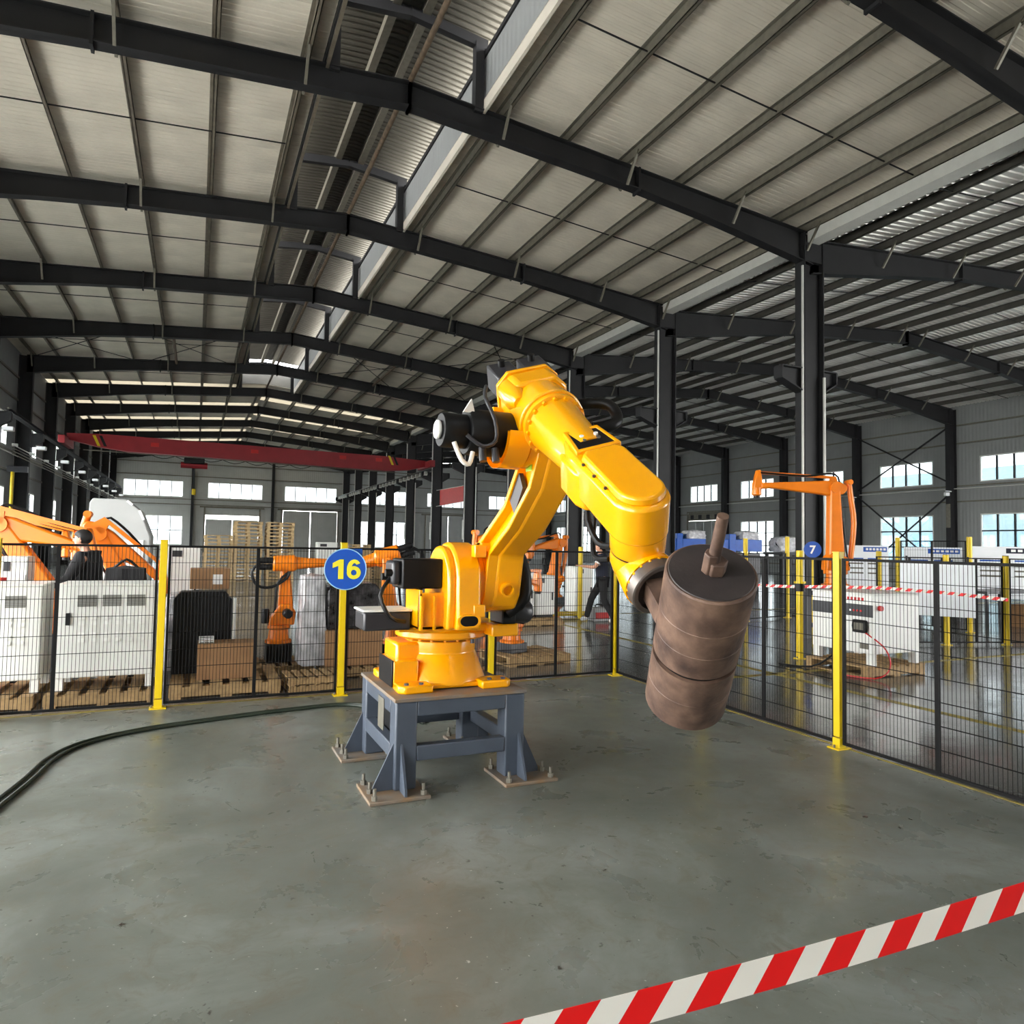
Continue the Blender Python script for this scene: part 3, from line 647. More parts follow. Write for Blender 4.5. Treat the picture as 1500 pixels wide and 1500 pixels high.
# tube and flat wrist body
obj('upper_arm', MB().lathe([(.04, .168), (.12, .16), (.3, .145), (.5, .13)], A0, u, 40), 'orange', G)
hw = .138; tE = 1.035
st = [(.40, -.10), (.52, -hw)]+[(tE+hw*math.cos(R(a)), hw*math.sin(R(a))) for a in range(-90, 91, 9)]+[(.52, hw), (.40, .10)]
ub = obj('wrist_body', MB().prism([(a, c) for a, c in st][::-1], A0, u, m_, n, .105, -.11, .0), 'orange', G, bevel=.02)
st2 = [(.605, -.085), (.65, -.118)]+[(tE+.118*math.cos(R(a)), .118*math.sin(R(a))) for a in range(-90, 91, 9)]+[(.65, .118), (.605, .085)]
cv = obj('wrist_cover', MB().prism(st2, A0, u, m_, n, .1, .145, .06), 'orange', ub, bevel=.012)
for t in (.70, .82, .94):
    for a in (-.125, .125): p = AF(t, a, .105); obj('cover_bolt', MB().cyl(p, p+n*.01, .008, n=6), 'darkgrey', ub)
wn = [(.36, -.075), (.37, -.085), (.53, -.105), (.54, -.095), (.54, .095), (.53, .105), (.37, .085), (.36, .075)]
obj('arm_window', MB().prism(wn, AF(.03, .012, 0), u, m_, n, .07, .121), 'black', ub, label='black opening with two plugs')
obj('window_frame', MB().ring([(.335, -.1), (.565, -.125), (.565, .125), (.335, .1)], [(.36, -.08), (.54, -.1), (.54, .1), (.36, .08)], AF(.03, .012, 0), u, m_, n, .06, .126), 'orange', ub, bevel=.006)
obj('arm_shoulder', MB().prism([(.40, -.12), (.47, -.15), (.64, -.15), (.72, -.12), (.72, .1), (.40, .1)][::-1], A0, u, m_, n, .05, -.16), 'orange', ub, bevel=.02)
for a in (-.035, .045): p = AF(.46, a+.012, .121); obj('white_plug', MB().cyl(p, p+n*.012, .012, n=10), 'white', ub); obj('white_plug', MB().cyl(p+u*.035, p+u*.035+n*.008, .01, n=10), 'galv', ub)
obj('wrist_stub', MB().lathe([(0, .134), (.09, .132), (.1, .128)], AF(tE, 0, -.1), n*-1, 36), 'orange', G)
obj('wrist_seam', MB().lathe([(0, .126), (.012, .126)], AF(tE, 0, -.2), n*-1, 36), 'black', G)
hd = obj('wrist_head', MB().lathe([(0, .128), (.05, .132), (.12, .115), (.19, .06), (.2, .0)], AF(tE, 0, -.21), n*-1, 30), 'orange', G)
w0 = AF(tE, 0, -.30)
obj('wrist_cone', MB().lathe([(-.1, .09), (.0, .118), (.14, .142), (.155, .142)], w0, u, 36), 'orange', hd)
for i in range(18):
    a = 2*math.pi*i/18; p = w0+u*.155+m_*(.132*math.cos(a))+n*(.132*math.sin(a)); obj('flange_bolt', MB().cyl(p, p+u*.012, .009, n=6), 'orange', hd)
obj('wrist_lug', MB().prism([(-.03, 0), (.03, 0), (.012, .05), (-.012, .05)], AF(tE+.1, .02, -.25), m_, n, u, -.02, .02), 'orange', hd)
fgm = MB().lathe([(.15, .122), (.16, .138), (.215, .138), (.22, .132), (.22, .112), (.19, .108)], w0, u, 40, False)
obj('tool_flange', fgm, 'flange', hd); obj('flange_disc', MB().lathe([(.17, .112), (.192, .112)], w0, u, 36), 'rustdark', hd)
obj('wrist_hose', MB().tube([AF(.62, -.06, -.13), AF(.74, -.12, -.2), AF(.88, -.13, -.24), AF(.98, -.11, -.2)], .016).tube([AF(.66, -.02, -.13), AF(.76, -.1, -.26), AF(.9, -.16, -.3), AF(.97, -.12, -.28)], .014), 'black', G)
# the weight: rusty drum bolted to the flange
def unproj(x, y, d): f = 1021.165; return Vector((0,0,1.65))+rt*((x-750)/f*d)-up*((y-750)/f*d)+fw*d
D1, D2 = unproj(1042, 838, 2.62), unproj(1003, 1024, 3.06)
ax = (D1-D2).normalized(); L = (D1-D2).length; r = .172
DR = thing('test_weight', 'rust-brown steel drum weight with a rod on top held by the big robot', 'weight', tuple(D2))
ff = .43
obj('drum_lower', MB().lathe([(0, r-.012), (.012, r), (L*ff-.013, r)], D2, ax, 56), 'rust', DR)
obj('groove', MB().lathe([(L*ff-.02, r-.016), (L*ff+.02, r-.016)], D2, ax, 56), 'black', DR)
obj('drum_upper', MB().lathe([(L*ff+.013, r), (L-.006, r), (L, r-.006)], D2, ax, 56), 'rust', DR)
for f in (.22, .60, .76): obj('weld_seam', MB().lathe([(L*f-.002, r), (L*f, r+.0014), (L*f+.002, r)], D2, ax, 56, False), 'rust', DR)
obj('end_plate', MB().lathe([(L, r-.012), (L+.004, r-.014)], D2, ax, 56), 'rustdark', DR, label='dark rusted end plate')
e1 = ax.cross(Vector((0,0,1))).normalized(); tp = D1+ax*.004
rod = obj('lifting_rod', MB().cyl(tp, tp+ax*.26, .024, .021, 16), 'rust', DR)
obj('rod_lug', MB().cyl(tp-e1*.012, tp-e1*.012+ax*.055, .042, n=6).cyl(tp+e1*.01, tp+e1*.01+ax*.09, .03, n=6), 'rust', rod, bevel=.004)
# bracket from the flange to the drum
fc = w0+u*.195;  dc = D2+ax*((fc-D2).dot(ax)); q = (dc-fc)
br_ = obj('mounting_bracket', MB().beam(fc, fc+q*(1-(r-.015)/q.length), .13, .11, ax), 'rust', DR)
obj('bracket_rib', MB().beam(fc-ax*.08, fc+q*(1-(r-.015)/q.length)-ax*.12, .018, .03, ax), 'rust', br_)


# ------------------------------------------------------------------ safety fence round the cell
FH = 1.585
def post(loc, label, h=1.63, dull=False, group=None, rnd=False):
    p = thing('fence_post', label, 'post', loc, group); x, y, z = loc
    if rnd: obj('upright', MB().cyl((x, y, .012), (x, y, h), .052, n=16), 'yellow', p)
    else: obj('upright', MB().bx(x-.032, x+.032, y-.032, y+.032, .1, h), 'yellow', p, bevel=.003); obj('sleeve', MB().bx(x-.036, x+.036, y-.036, y+.036, .012, .09), 'yellow', p)
    obj('base_plate', MB().bx(x-.075, x+.075, y-.06, y+.06, 0, .012), 'yellow', p, bevel=.002)
    for s in (-1, 1): obj('anchor_bolt', MB().cyl((x+s*.058, y, .012), (x+s*.058, y, .035), .009, n=6), 'galv', p)
    obj('cap', MB().bx(x-.035, x+.035, y-.035, y+.035, h, h+.01), 'yellow' if h > 1.6 else 'black', p); return p
def panel_proto(w, h=FH, pitch=.031):
    p = thing('mesh_fence', 'x', 'fence')
    f = MB()
    for q in ((0, .022, .04, h), (w-.022, w, .04, h)): f.bx(q[0], q[1], -.012, .012, q[2], q[3])
    f.bx(.022, w-.022, -.012, .012, .04, .062).bx(.022, w-.022, -.012, .012, h-.022, h)
    obj('frame', f, 'fenceblack', p); obj('mullion', MB().bx(w/2-.016, w/2+.016, -.012, .012, .062, h-.022), 'fenceblack', p)
    m = MB(); n = int(w/pitch); r = .0022
    for i in range(1, n):
        x = w*i/n; m.add([(x-r,0,.05),(x,-r,.05),(x+r,0,.05),(x,r,.05),(x-r,0,h),(x,-r,h),(x+r,0,h),(x,r,h)], [(0,1,5,4),(1,2,6,5),(2,3,7,6),(3,0,4,7)])
    for i in range(1, 9):
        z = .05+(h-.05)*i/9
        for y in (-.006, .006): m.add([(0,y-r,z),(0,y,z-r),(0,y+r,z),(0,y,z+r),(w,y-r,z),(w,y,z-r),(w,y+r,z),(w,y,z+r)], [(0,1,5,4),(1,2,6,5),(2,3,7,6),(3,0,4,7)])
    o = obj('wire_mesh', m, 'fenceblack', p); o['kind'] = 'stuff'; return p
BX = [(-2.03, None), (-.28, 'yellow square fence post beside the white louvred cabinet'), (1.47, 'yellow fence post carrying the blue 16 sign'), (3.22, 'yellow fence post half hidden behind the big robot base'), (4.955, 'yellow corner post of the cell beside the walking man')]
for x, l in BX[1:]: post((x, 7.66, 0), l)
post((-1.615, 7.58, 0), 'dull yellow post at the left picture edge before white cabinets', h=1.62)
RY = [(5.945, 'yellow fence post hidden behind the hanging drum'), (4.24, 'tall bright yellow fence post in front of the control cabinet')]
for y, l in RY: post((4.955, y, 0), l)
pa = panel_proto(1.66)
bl = ['black mesh fence panel in front of the white louvred cabinets', 'black mesh fence panel in front of the black cabinet and cartons', 'black mesh fence panel behind the robot and its pedestal', 'black mesh fence panel in front of the walking man']
for i in range(4):
    x = BX[i][0]+.045
    if i == 0: place(pa, (x, 7.66, 0)); pa['label'] = bl[0]; pa['group'] = 'mesh panels of the cell fence'
    else: dup(pa, (x, 7.66, 0), 0, bl[i], 'mesh panels of the cell fence').scale = (.99 if i == 3 else 1, 1, 1)
rl = ['black mesh fence panel just right of the cell corner, behind the flange', 'black mesh fence panel right of the hanging drum', 'black mesh fence panel right of the bright yellow post']
for i, y in enumerate((7.66, 5.945, 4.24)): dup(pa, (4.955, y-.042, 0), -math.pi/2, rl[i], 'mesh panels of the cell fence').scale = (.979, 1, 1)
# the numbered sign
sg = thing('number_sign', 'round blue sign with yellow number 16 on the fence post', 'sign', (1.48, 7.6, 1.355))
N = (-.19, -.98, .02)
obj('disc', MB().lathe([(0, .222), (.014, .222)], (1.48, 7.6, 1.355), N, 48), 'blue', sg)
obj('rim', MB().lathe([(.010, .212), (.018, .214), (.018, .222), (.010, .224)], (1.48, 7.6, 1.355), N, 48, False), 'signrim', sg)
obj('backing_plate', MB().bx(1.43, 1.66, 7.615, 7.622, 1.38, 1.575), 'bluem', sg)
nv = Vector(N).normalized(); xv = Vector((0,0,1)).cross(nv).normalized()
c = Vector((1.48, 7.6, 1.355))+nv*.0142
obj('digit', MB().prism([(-.075, -.105), (-.02, -.105), (-.02, .105), (-.062, .105), (-.135, .065), (-.135, .012), (-.075, .035)], c, xv, (0,0,1), nv, 0, .005), 'signyellow', sg)
def ell(cx_, cy_, a_, b_, d0, d1, k): return [(cx_+a_*math.cos(R(d0+(d1-d0)*i/k)), cy_+b_*math.sin(R(d0+(d1-d0)*i/k))) for i in range(k+1)]
six = MB().ring(ell(0, -.036, .074, .07, 0, 345, 23), ell(0, -.036, .03, .03, 0, 345, 23), c+xv*.088, xv, (0,0,1), nv, 0, .005)
so, si = ell(.004, 0, .078, .106, 38, 190, 14), ell(.006, -.004, .032, .07, 50, 190, 14)
for i in range(14): six.prism([so[i], so[i+1], si[i+1], si[i]], c+xv*.088, xv, (0,0,1), nv, 0, .0048)
obj('digit', six, 'signyellow', sg)
# striped barrier tape across the foreground
a, b = Vector((.732, .925, .939)), Vector((1.441, .82, 1.015)); d = (b-a).normalized()
m = MB(); m.uv = []; wv = Vector((.02, .12, 1)); wv = (wv-d*wv.dot(d)).normalized()
for i in range(25):
    t = -1.0+3.2*i/24; p = a+d*t+Vector((0,0,.03*(t-.5)**2-.01))
    for s, vv in ((-.025, 0), (.025, .05)):
        for o_ in (0, .0008): m.v.append(tuple(p+wv*s+Vector((0,o_,0)))); m.uv.append((t, vv))
for i in range(24):
    k = 4*i; m.f += [(k, k+4, k+6, k+2), (k+1, k+3, k+7, k+5), (k, k+1, k+5, k+4), (k+2, k+6, k+7, k+3)]
tag(obj('barrier_tape', m, 'tape'), 'red and white diagonally striped barrier tape stretched across the foreground', 'tape')
# hoses on the floor
HP = [(2.0, 6.2), (1.56, 7.12), (.87, 7.15), (.13, 6.99), (-.4, 6.82), (-.77, 6.55), (-.94, 6.18), (-1.0, 5.72), (-1.06, 5.35), (-1.2, 4.6), (-1.5, 3.6)]
for nm_, off, z, lb in (('floor_hose', 0, .014, 'dark green hose on the floor, the one nearer the fence'), ('floor_hose', .06, .014, 'dark green hose on the floor, the one nearer the robot')):
    P = []
    for i, q in enumerate(HP):
        e = Vector(HP[min(i+1, len(HP)-1)])-Vector(HP[max(i-1, 0)]); e.normalize(); P.append((q[0]-e.y*off*1.0, q[1]+e.x*off, z))
    tag(obj(nm_, MB().tube(P, .013, 8, 6), 'hose'), lb, 'hose', 'hoses on the cell floor')
# ------------------------------------------------------------------ pallets
def pallet_proto(w=1.0, d=.9):
    p = thing('wooden_pallet', 'x', 'pallet')
    for y in (-d/2+.05, 0, d/2-.05): obj('stringer', MB().bx(-w/2, w/2, y-.04, y+.04, .018, .11), 'wood', p)
    for i in range(6): x = -w/2+.06+(w-.12)*i/5; obj('deck_board', MB().bx(x-.055, x+.055, -d/2, d/2, .11, .13), 'wood', p)
    for x in (-w/2+.06, 0, w/2-.06): obj('bottom_board', MB().bx(x-.05, x+.05, -d/2, d/2, 0, .018), 'wood', p)
    return p
pp = pallet_proto()
PG = 'pale wooden pallets under the goods'
pls = [((-.78, 8.42, 0), 0, 1.0, 'wooden pallet under the louvred cabinet with the black handle'), ((-1.86, 8.42, 0), 0, 1.0, 'wooden pallet under the louvred cabinet at the picture edge'), ((.35, 8.5, 0), 0, 1.1, 'wooden pallet under the cartons and the black cabinet'),
       ((.98, 9.43, 0), 0, .85, 'wooden pallet under the old orange robot behind the fence'), ((1.93, 8.98, 0), 0, .9, 'wooden pallet under the film-wrapped dark machine'), ((1.26, 8.2, 0), .08, .6, 'small wooden pallet lying loose before the wrapped machine'), ((8.53, 6.88, 0), 0, 1.12, 'wooden pallet under the white control cabinet with dark stripe'), ((4.35, 9.1, 0), .1, 1.0, 'wooden pallet under the orange robot with curved rods'),
       ((6.45, 13.3, 0), 0, 1.1, 'wooden pallet under the far white cabinets behind the robot')]
for i, (l, rz, sc, lb) in enumerate(pls):
    o = place(pp, l, rz, sc) if i == 0 else dup(pp, l, rz, lb, PG, sc)
    o['label'] = lb; o['group'] = PG
dup(pp, (1.26, 8.2, .079), .05, 'small wooden pallet on top of the loose one before the wrapped machine', PG, .6)
def stack_mesh(w=1.05, d=1.0):
    m = MB()
    for y in (-d/2+.05, 0, d/2-.05):
        for x in (-w/2+.06, 0, w/2-.06): m.bx(x-.06, x+.06, y-.05, y+.05, .02, .1)
        m.bx(-w/2, w/2, y-.05, y+.05, 0, .02)
    for i in range(7): y = -d/2+.055+(d-.11)*i/6; m.bx(-w/2, w/2, y-.062, y+.062, .105, .14)
    return m
ORD = 'topmost second third fourth fifth sixth seventh eighth ninth tenth eleventh twelfth thirteenth fourteenth fifteenth sixteenth lowest'.split()
sp = None
for X, Y, n, side in ((.82, 30, 13, 'the short pallet stack by the back wall'), (1.9, 30, 17, 'the middle pallet stack by the back wall'), (3.12, 30, 17, 'the tall pallet stack near the grey door'), (6.25, 30, 11, 'the taller pallet stack beyond the 16 sign'), (7.6, 31.5, 9, 'the lower pallet stack beyond the 16 sign')):
    for k in range(n):
        if sp is None: sp = obj('empty_pallet', stack_mesh(), 'woodpale'); o = sp
        else: o = sp.copy(); C.objects.link(o)
        o.location = (X+random.uniform(-.02, .02), Y+random.uniform(-.04, .04), .1405*k)
        q = n-1-k; tag(o, 'pale wooden pallet, %s of %s' % ((ORD[q] if k else 'lowest')+(' from the top' if 0 < q and k else ''), side), 'pallet', 'pallets of '+side[4:])
# ------------------------------------------------------------------ louvred robot cabinets
def louvre_cabinet(x0, x1, label):
    y0, y1, z0, z1 = 8.1, 8.72, .26, 1.165
    t = thing('robot_cabinet', label, 'cabinet', ((x0+x1)/2, 8.4, .13))
    b = obj('body', MB().bx(x0, x1, y0, y1, z0, z1), 'white', t, bevel=.012); obj('lid', MB().bx(x0-.008, x1+.008, y0-.008, y1, z1, z1+.02), 'white', t, bevel=.004)
    for x in (x0+.04, x1-.04):
        for y in (y0+.05, y1-.05): obj('leg', MB().bx(x-.035, x+.035, y-.03, y+.03, .13, z0), 'white', t)
    for i in range(3):
        gx = x0+.17+i*.215
        g = obj('vent_grille', MB().bx(gx, gx+.165, y0-.004, y0, .96, 1.075), 'vent', t)
        for k in range(7): obj('grille_slat', MB().bx(gx, gx+.165, y0-.009, y0-.003, .965+k*.0158, .972+k*.0158), 'galv', g)
    lv = MB()
    for j in range(4):
        for i in range(6): x = x0+.19+i*.105; z = .84-j*.06-(.05 if j > 1 else 0); lv.prism([(0, 0), (-.022, 0), (0, .034)], (x, y0, z), (0,1,0), (0,0,1), (1,0,0), 0, .05)
    o = obj('pressed_louvres', lv, 'white', t); o['kind'] = 'stuff'
    h = obj('handle', MB().bx(x0+.075, x0+.115, y0-.018, y0, .78, .9), 'black', t, bevel=.004); return t
louvre_cabinet(-1.215, -.35, 'white steel louvred cabinet with black handle on the pallet behind fence')
louvre_cabinet(-2.24, -1.34, 'white steel louvred cabinet at the picture edge, cut off by the frame')
bc = thing('black_cabinet', 'black rounded plastic cabinet back standing behind the fence by cartons', 'cabinet', (.11, 8.75, .14))
P = [(-.2, .15), (.41, .15), (.41, .97), (.36, 1.0), (.37, 1.02), (.33, 1.06), (-.13, 1.06), (-.16, 1.03), (-.2, .98)]
obj('shell', MB().prism(P, (0, 8.9, 0), (1,0,0), (0,0,1), (0,-1,0), 0, .28), 'black', bc, bevel=.02)
obj('side_door', MB().bx(.415, .45, 8.64, 8.88, .2, .98), 'white', bc)
kn = obj('rotary_switch', MB().cyl((.45, 8.7, .42), (.49, 8.7, .42), .04, n=14), 'redbright', bc)
def carton(name, x0, x1, y0, y1, z0, z1, label, lid=True):
    t = thing(name, label, 'box', ((x0+x1)/2, (y0+y1)/2, z0))
    obj('body', MB().bx(x0, x1, y0, y1, z0, z1), 'cardboard', t, bevel=.006)
    obj('flap', MB().bx(x0, x1, y0, (y0+y1)/2-.004, z1, z1+.005), 'cardboard', t); obj('flap', MB().bx(x0, x1, (y0+y1)/2+.004, y1, z1, z1+.005), 'cardboard', t)
    return t
carton('cardboard_box', .06, .64, 8.22, 8.56, .143, .52, 'large brown cardboard box in front of the black cabinet')
t = carton('cardboard_box', -.05, .43, 10.0, 10.4, 1.0, 1.26, 'brown cardboard box with a white sheet above the black cabinet'); obj('address_sheet', MB().bx(.22, .34, 9.995, 9.999, 1.06, 1.19), 'paper', t)
cr = thing('plastic_crate', 'small pale wire crate on the large cardboard box', 'crate', (.14, 8.35, .528))
obj('tray', MB().bx(.07, .22, 8.26, 8.42, .528, .535), 'galv', cr)
for z in (.545, .562, .579): obj('side_bar', MB().ring([(.07, 8.26), (.22, 8.26), (.22, 8.42), (.07, 8.42)], [(.076, 8.266), (.214, 8.266), (.214, 8.414), (.076, 8.414)], (0,0,0), (1,0,0), (0,1,0), (0,0,1), z, z+.007), 'paper', cr)
for x in (.07, .12, .17, .214): obj('side_post', MB().bx(x, x+.006, 8.26, 8.266, .53, .59), 'paper', cr)
def lump(x0, x1, y0, y1, z0, z1, seed, amp=.05, nn=9):
    rg = random.Random(seed); m = MB(); vs = {}
    N_ = [(i, j) for j in range(nn) for i in range(4*nn)]
    for j in range(nn):
        v = j/(nn-1)
        for i in range(4*nn):
            a = 2*math.pi*i/(4*nn); cx_, cy_ = math.cos(a), math.sin(a); k = 1/max(abs(cx_), abs(cy_))**.82; tp_ = 1-.12*v**3
            m.v.append(((x0+x1)/2+(x1-x0)/2*cx_*k*tp_+rg.uniform(-amp, amp)*.5, (y0+y1)/2+(y1-y0)/2*cy_*k*tp_+rg.uniform(-amp, amp)*.5, z0+(z1-z0)*v+(rg.uniform(-amp, amp) if 0 < j < nn-1 else 0)))
    w = 4*nn
    for j in range(nn-1):
        for i in range(w): m.f.append((j*w+i, j*w+(i+1) % w, (j+1)*w+(i+1) % w, (j+1)*w+i))
    m.v.append(((x0+x1)/2, (y0+y1)/2, z1+amp)); t_ = len(m.v)-1
    for i in range(w): m.f.append(((nn-1)*w+i, (nn-1)*w+(i+1) % w, t_))
    m.f.append(tuple(reversed(range(w)))); return m
tag(obj('wrapped_bundle', lump(-.34, .42, 9.75, 10.6, 0, .93, 3), 'film', sharp=60), 'crumpled white film-wrapped bundle behind the black cabinet', 'bundle')
wm_ = thing('wrapped_machine', 'dark rounded machine on a carton, wrapped in clear film beside sign post', 'machine', (1.85, 9.0, .125))
obj('carton_base', MB().bx(1.48, 2.18, 8.7, 9.3, .125, .56), 'cardboard', wm_, bevel=.008)
P = [(1.50, .56), (2.17, .56), (2.17, 1.05), (2.1, 1.13), (1.56, 1.13), (1.5, 1.06)]
obj('dark_cover', MB().prism(P, (0, 9.2, 0), (1,0,0), (0,0,1), (0,-1,0), 0, .42), 'filmdark', wm_, bevel=.03)
obj('film_wrap', lump(1.2, 1.5, 8.75, 9.3, .14, 1.22, 5, .03, 8), 'film', wm_, sharp=60)
# ------------------------------------------------------------------ smaller robots
def arm6(name, label, loc, rz, a2, a3, paint='orange2', sc=1.0, plinth=.0):
    t = thing(name, label, 'robot')
    if plinth: obj('plinth', MB().bx(-.19, .19, -.19, .19, -plinth, 0), 'black', t, bevel=.01)
    obj('base', MB().lathe([(0, .2), (.04, .2), (.06, .16), (.2, .14), (.22, .17), (.27, .17)], (0,0,0), (0,0,1), 24), paint, t)
    obj('shoulder', MB().prism([(-.16, 0), (.22, 0), (.24, .2), (.16, .32), (.02, .32), (-.14, .12)], (0, .1, .27), (1,0,0), (0,0,1), (0,-1,0), 0, .2), paint, t, bevel=.02)
    obj('motor', MB().lathe([(0, .07), (.2, .07), (.22, .05)], (.1, -.1, .46), (0,-1,0), 16), 'black', t)
    obj('motor', MB().lathe([(0, .06), (.2, .06), (.22, .045)], (-.2, .0, .30), (0,0,1), 14), 'black', t)
    j2 = Vector((.1, 0, .46)); v = Vector((math.sin(a2), 0, math.cos(a2))); j3 = j2+v*.66; w = Vector((math.cos(a3), 0, -math.sin(a3)))
    q = v.cross(Vector((0,1,0)))
    obj('lower_arm', MB().prism([(-.1, -.1), (.05, -.12), (.62, -.07), (.74, -.08), (.76, .05), (.62, .07), (.1, .11), (-.09, .1)], j2, v, q, (0,1,0), .02, .14), paint, t, bevel=.025)
    k = w.cross(Vector((0,1,0)))
    o = j3+k*.1
    obj('elbow', MB().lathe([(-.2, .1), (-.18, .12), (.12, .13), (.16, .1)], o, w, 20), paint, t)
    obj('forearm', MB().lathe([(.14, .1), (.3, .085), (.72, .06), (.74, .055)], o, w, 20), paint, t)
    for b_, c_ in ((-.05, .05), (.05, .05), (0, -.05)): obj('wrist_motor', MB().lathe([(-.4, .04), (-.38, .046), (-.2, .046)], o+Vector((0,1,0))*b_+k*c_, w, 12), 'black', t)
    obj('wrist', MB().ball(o+w*.78, .075), paint, t); obj('wrist_flange', MB().lathe([(0, .055), (.1, .05), (.11, .03)], o+w*.8, (w+Vector((0,0,-.6))).normalized(), 16), 'darkgrey', t)
    obj('cable_loop', MB().tube([o+w*-.35+k*.05, o+w*-.5-k*.12, o+w*-.42-k*.33, o+w*-.2-k*.36, o+w*.02-k*.22, o+w*.05-k*.1], .022, 8), 'black', t)
    obj('cable', MB().tube([o+w*.1-k*.1, j3-v*.2+Vector((-.12, 0, 0)), j2+Vector((-.16, .02, .05)), (-.15, .05, .25)], .018, 8), 'black', t)
    place(t, loc, rz, sc); return t
def palletizer(name, label, loc, rz, a2, a3, paint='orange2', sc=1.0, lo=.9, fo=1.1, plinth=0):
    t = thing(name, label, 'robot')
    if plinth: obj('plinth', MB().bx(-.22, .22, -.22, .22, -plinth, 0), 'darkgrey', t, bevel=.01)
    obj('base', MB().lathe([(0, .25), (.04, .25), (.06, .19), (.22, .17), (.24, .21), (.3, .21)], (0,0,0), (0,0,1), 24), paint, t)
    obj('shoulder', MB().prism([(-.22, 0), (.22, 0), (.2, .22), (.1, .34), (-.06, .34), (-.2, .16)], (0, .13, .3), (1,0,0), (0,0,1), (0,-1,0), 0, .26), paint, t, bevel=.02)
    for s in (-1, 1): obj('motor', MB().lathe([(0, .085), (.2, .085), (.23, .06)], (0, .13*s, .48), (0,s,0), 16), 'black' if s < 0 else paint, t)
    j2 = Vector((0, 0, .48)); v = Vector((math.sin(a2), 0, math.cos(a2))); j3 = j2+v*lo; w = Vector((math.cos(a3), 0, -math.sin(a3))); Yv = Vector((0,1,0)); q = v.cross(Yv); k = w.cross(Yv)
    obj('lower_arm', MB().prism([(-.12, -.13), (.1, -.15), (lo-.05, -.09), (lo+.1, -.06), (lo+.1, .06), (lo-.05, .1), (.1, .14), (-.12, .12)], j2, v, q, Yv, -.1, .1), paint, t, bevel=.03)
    obj('forearm', MB().prism([(-.24, -.05), (-.16, -.13), (.1, -.15), (.3, -.12), (fo-.2, -.01), (fo, -.02), (fo, .09), (fo*.5, .11), (.1, .13), (-.12, .1), (-.24, .03)], j3, w, k, Yv, -.085, .085), paint, t, bevel=.025)
    obj('pivot_cap', MB().cyl(j3-Yv*.13, j3+Yv*.13, .1, n=20), paint, t)
    e = j3+w*(fo+.06)+k*.03
    obj('wrist_bracket', MB().prism([(-.09, -.06), (.07, -.07), (.07, .03), (.0, .3), (-.06, .3), (-.09, .06)], e, (1,0,0), (0,0,1), (0,-1,0), -.07, .07), paint, t, bevel=.015)
    obj('wrist', MB().lathe([(0, .085), (.13, .09), (.15, .06)], e+Vector((0,0,-.03)), (0,0,-1), 20), paint, t); obj('tool_flange', MB().cyl(e+Vector((0,0,-.18)), e+Vector((0,0,-.22)), .06, n=16), 'black', t)
    tri = j3+k*.2-w*.05
    obj('elbow_triangle', MB().prism([(-.12, -.16), (.1, -.16), (.04, .04), (-.06, .04)], j3+k*.18-w*.05, w, k, Yv, -.13, -.09), paint, t)
    obj('upper_rod', MB().beam(tri-Yv*.11, e+Vector((-.03, -.11, .27)), .045, .05), paint, t)
    rb = j3-w*.24; pb = j2-v*.0+Vector((-.28, 0, .02))
    md = (rb+pb)*.5+Vector((-.07, 0, 0))
    obj('rear_link', MB().tube([rb+k*.1-w*.06, (rb*2+md)/3+Vector((-.06, 0, .02)), md+Vector((-.04, 0, 0)), pb], .05, 10), paint, t)
    obj('link_end', MB().cyl(rb+k*.1-w*.06-Yv*.08, rb+k*.1-w*.06+Yv*.08, .05, n=12), paint, t)
    obj('cable', MB().tube([e+Vector((-.05, .06, .25)), j3+w*.5+k*.22, j3+w*.15+k*.26, j3-w*.1+k*.2, j3-v*.3-q*-.14, j2+v*.2+Vector((-.16, .1, 0)), j2+Vector((-.2, .12, -.1))], .018, 8), 'black', t)
    place(t, loc, rz, sc); return t
arm6('old_robot', 'orange six-axis robot with black motors standing upright before the pallet stacks', (1.0, 9.35, .36), 0, -.03, -.02, sc=.82, plinth=.28)
arm6('old_robot', 'orange robot with black cable loop just right of the 16 sign', (2.62, 9.7, .24), math.pi*.9, .05, .3, sc=1.0, plinth=.24)
palletizer('linkage_robot', 'orange robot with curved rods behind the fence right of the pedestal', (4.15, 9.1, .265), .3, -.25, .12, sc=.7, plinth=.19, lo=.8, fo=.85)
for l, a3, lb in (((-1.72, 10.75, .42), .34, 'orange palletizing robot nearest the fence in the row at the picture edge'), ((-2.05, 12.15, .42), .33, 'orange palletizing robot in the middle of the row at the picture edge'), ((-2.4, 13.6, .42), .32, 'orange palletizing robot furthest from the fence in the row at the picture edge')):
    palletizer('palletizing_robot', lb, l, -.1, -.55, a3, lo=1.05, fo=1.0, plinth=.42)['group'] = 'palletizing robots in the row at the picture edge'
palletizer('palletizing_robot', 'orange palletizing robot with drooping arm behind the man in black', (-.85, 11.6, .3), -.05, -.42, .72, lo=.98, fo=1.0, plinth=.18, sc=1.02)
for i, (l, rz, lb) in enumerate((((6.1, 14.4, .15), .2, 'orange palletizing robot nearest the big arm in the middle row'), ((7.9, 17.2, .15), -2.7, 'orange palletizing robot in the middle of the row behind the man'), ((9.6, 18.2, .15), -2.8, 'orange palletizing robot with wide arm above the walking man'))):
    palletizer('palletizing_robot', lb, l, rz, -.2, .2, lo=.95, fo=1.0, plinth=.14, sc=1.12)['group'] = 'palletizing robots in the middle row'
rp2 = palletizer('palletizing_robot', 'tall orange palletizing robot on a dark stand behind the control cabinet', (10.85, 9.35, .98), R(157), .03, .02, lo=1.36, fo=1.38, sc=1.0)
st_ = thing('robot_stand', 'dark grey steel stand under the tall orange palletizing robot', 'stand', (10.85, 9.35, 0))
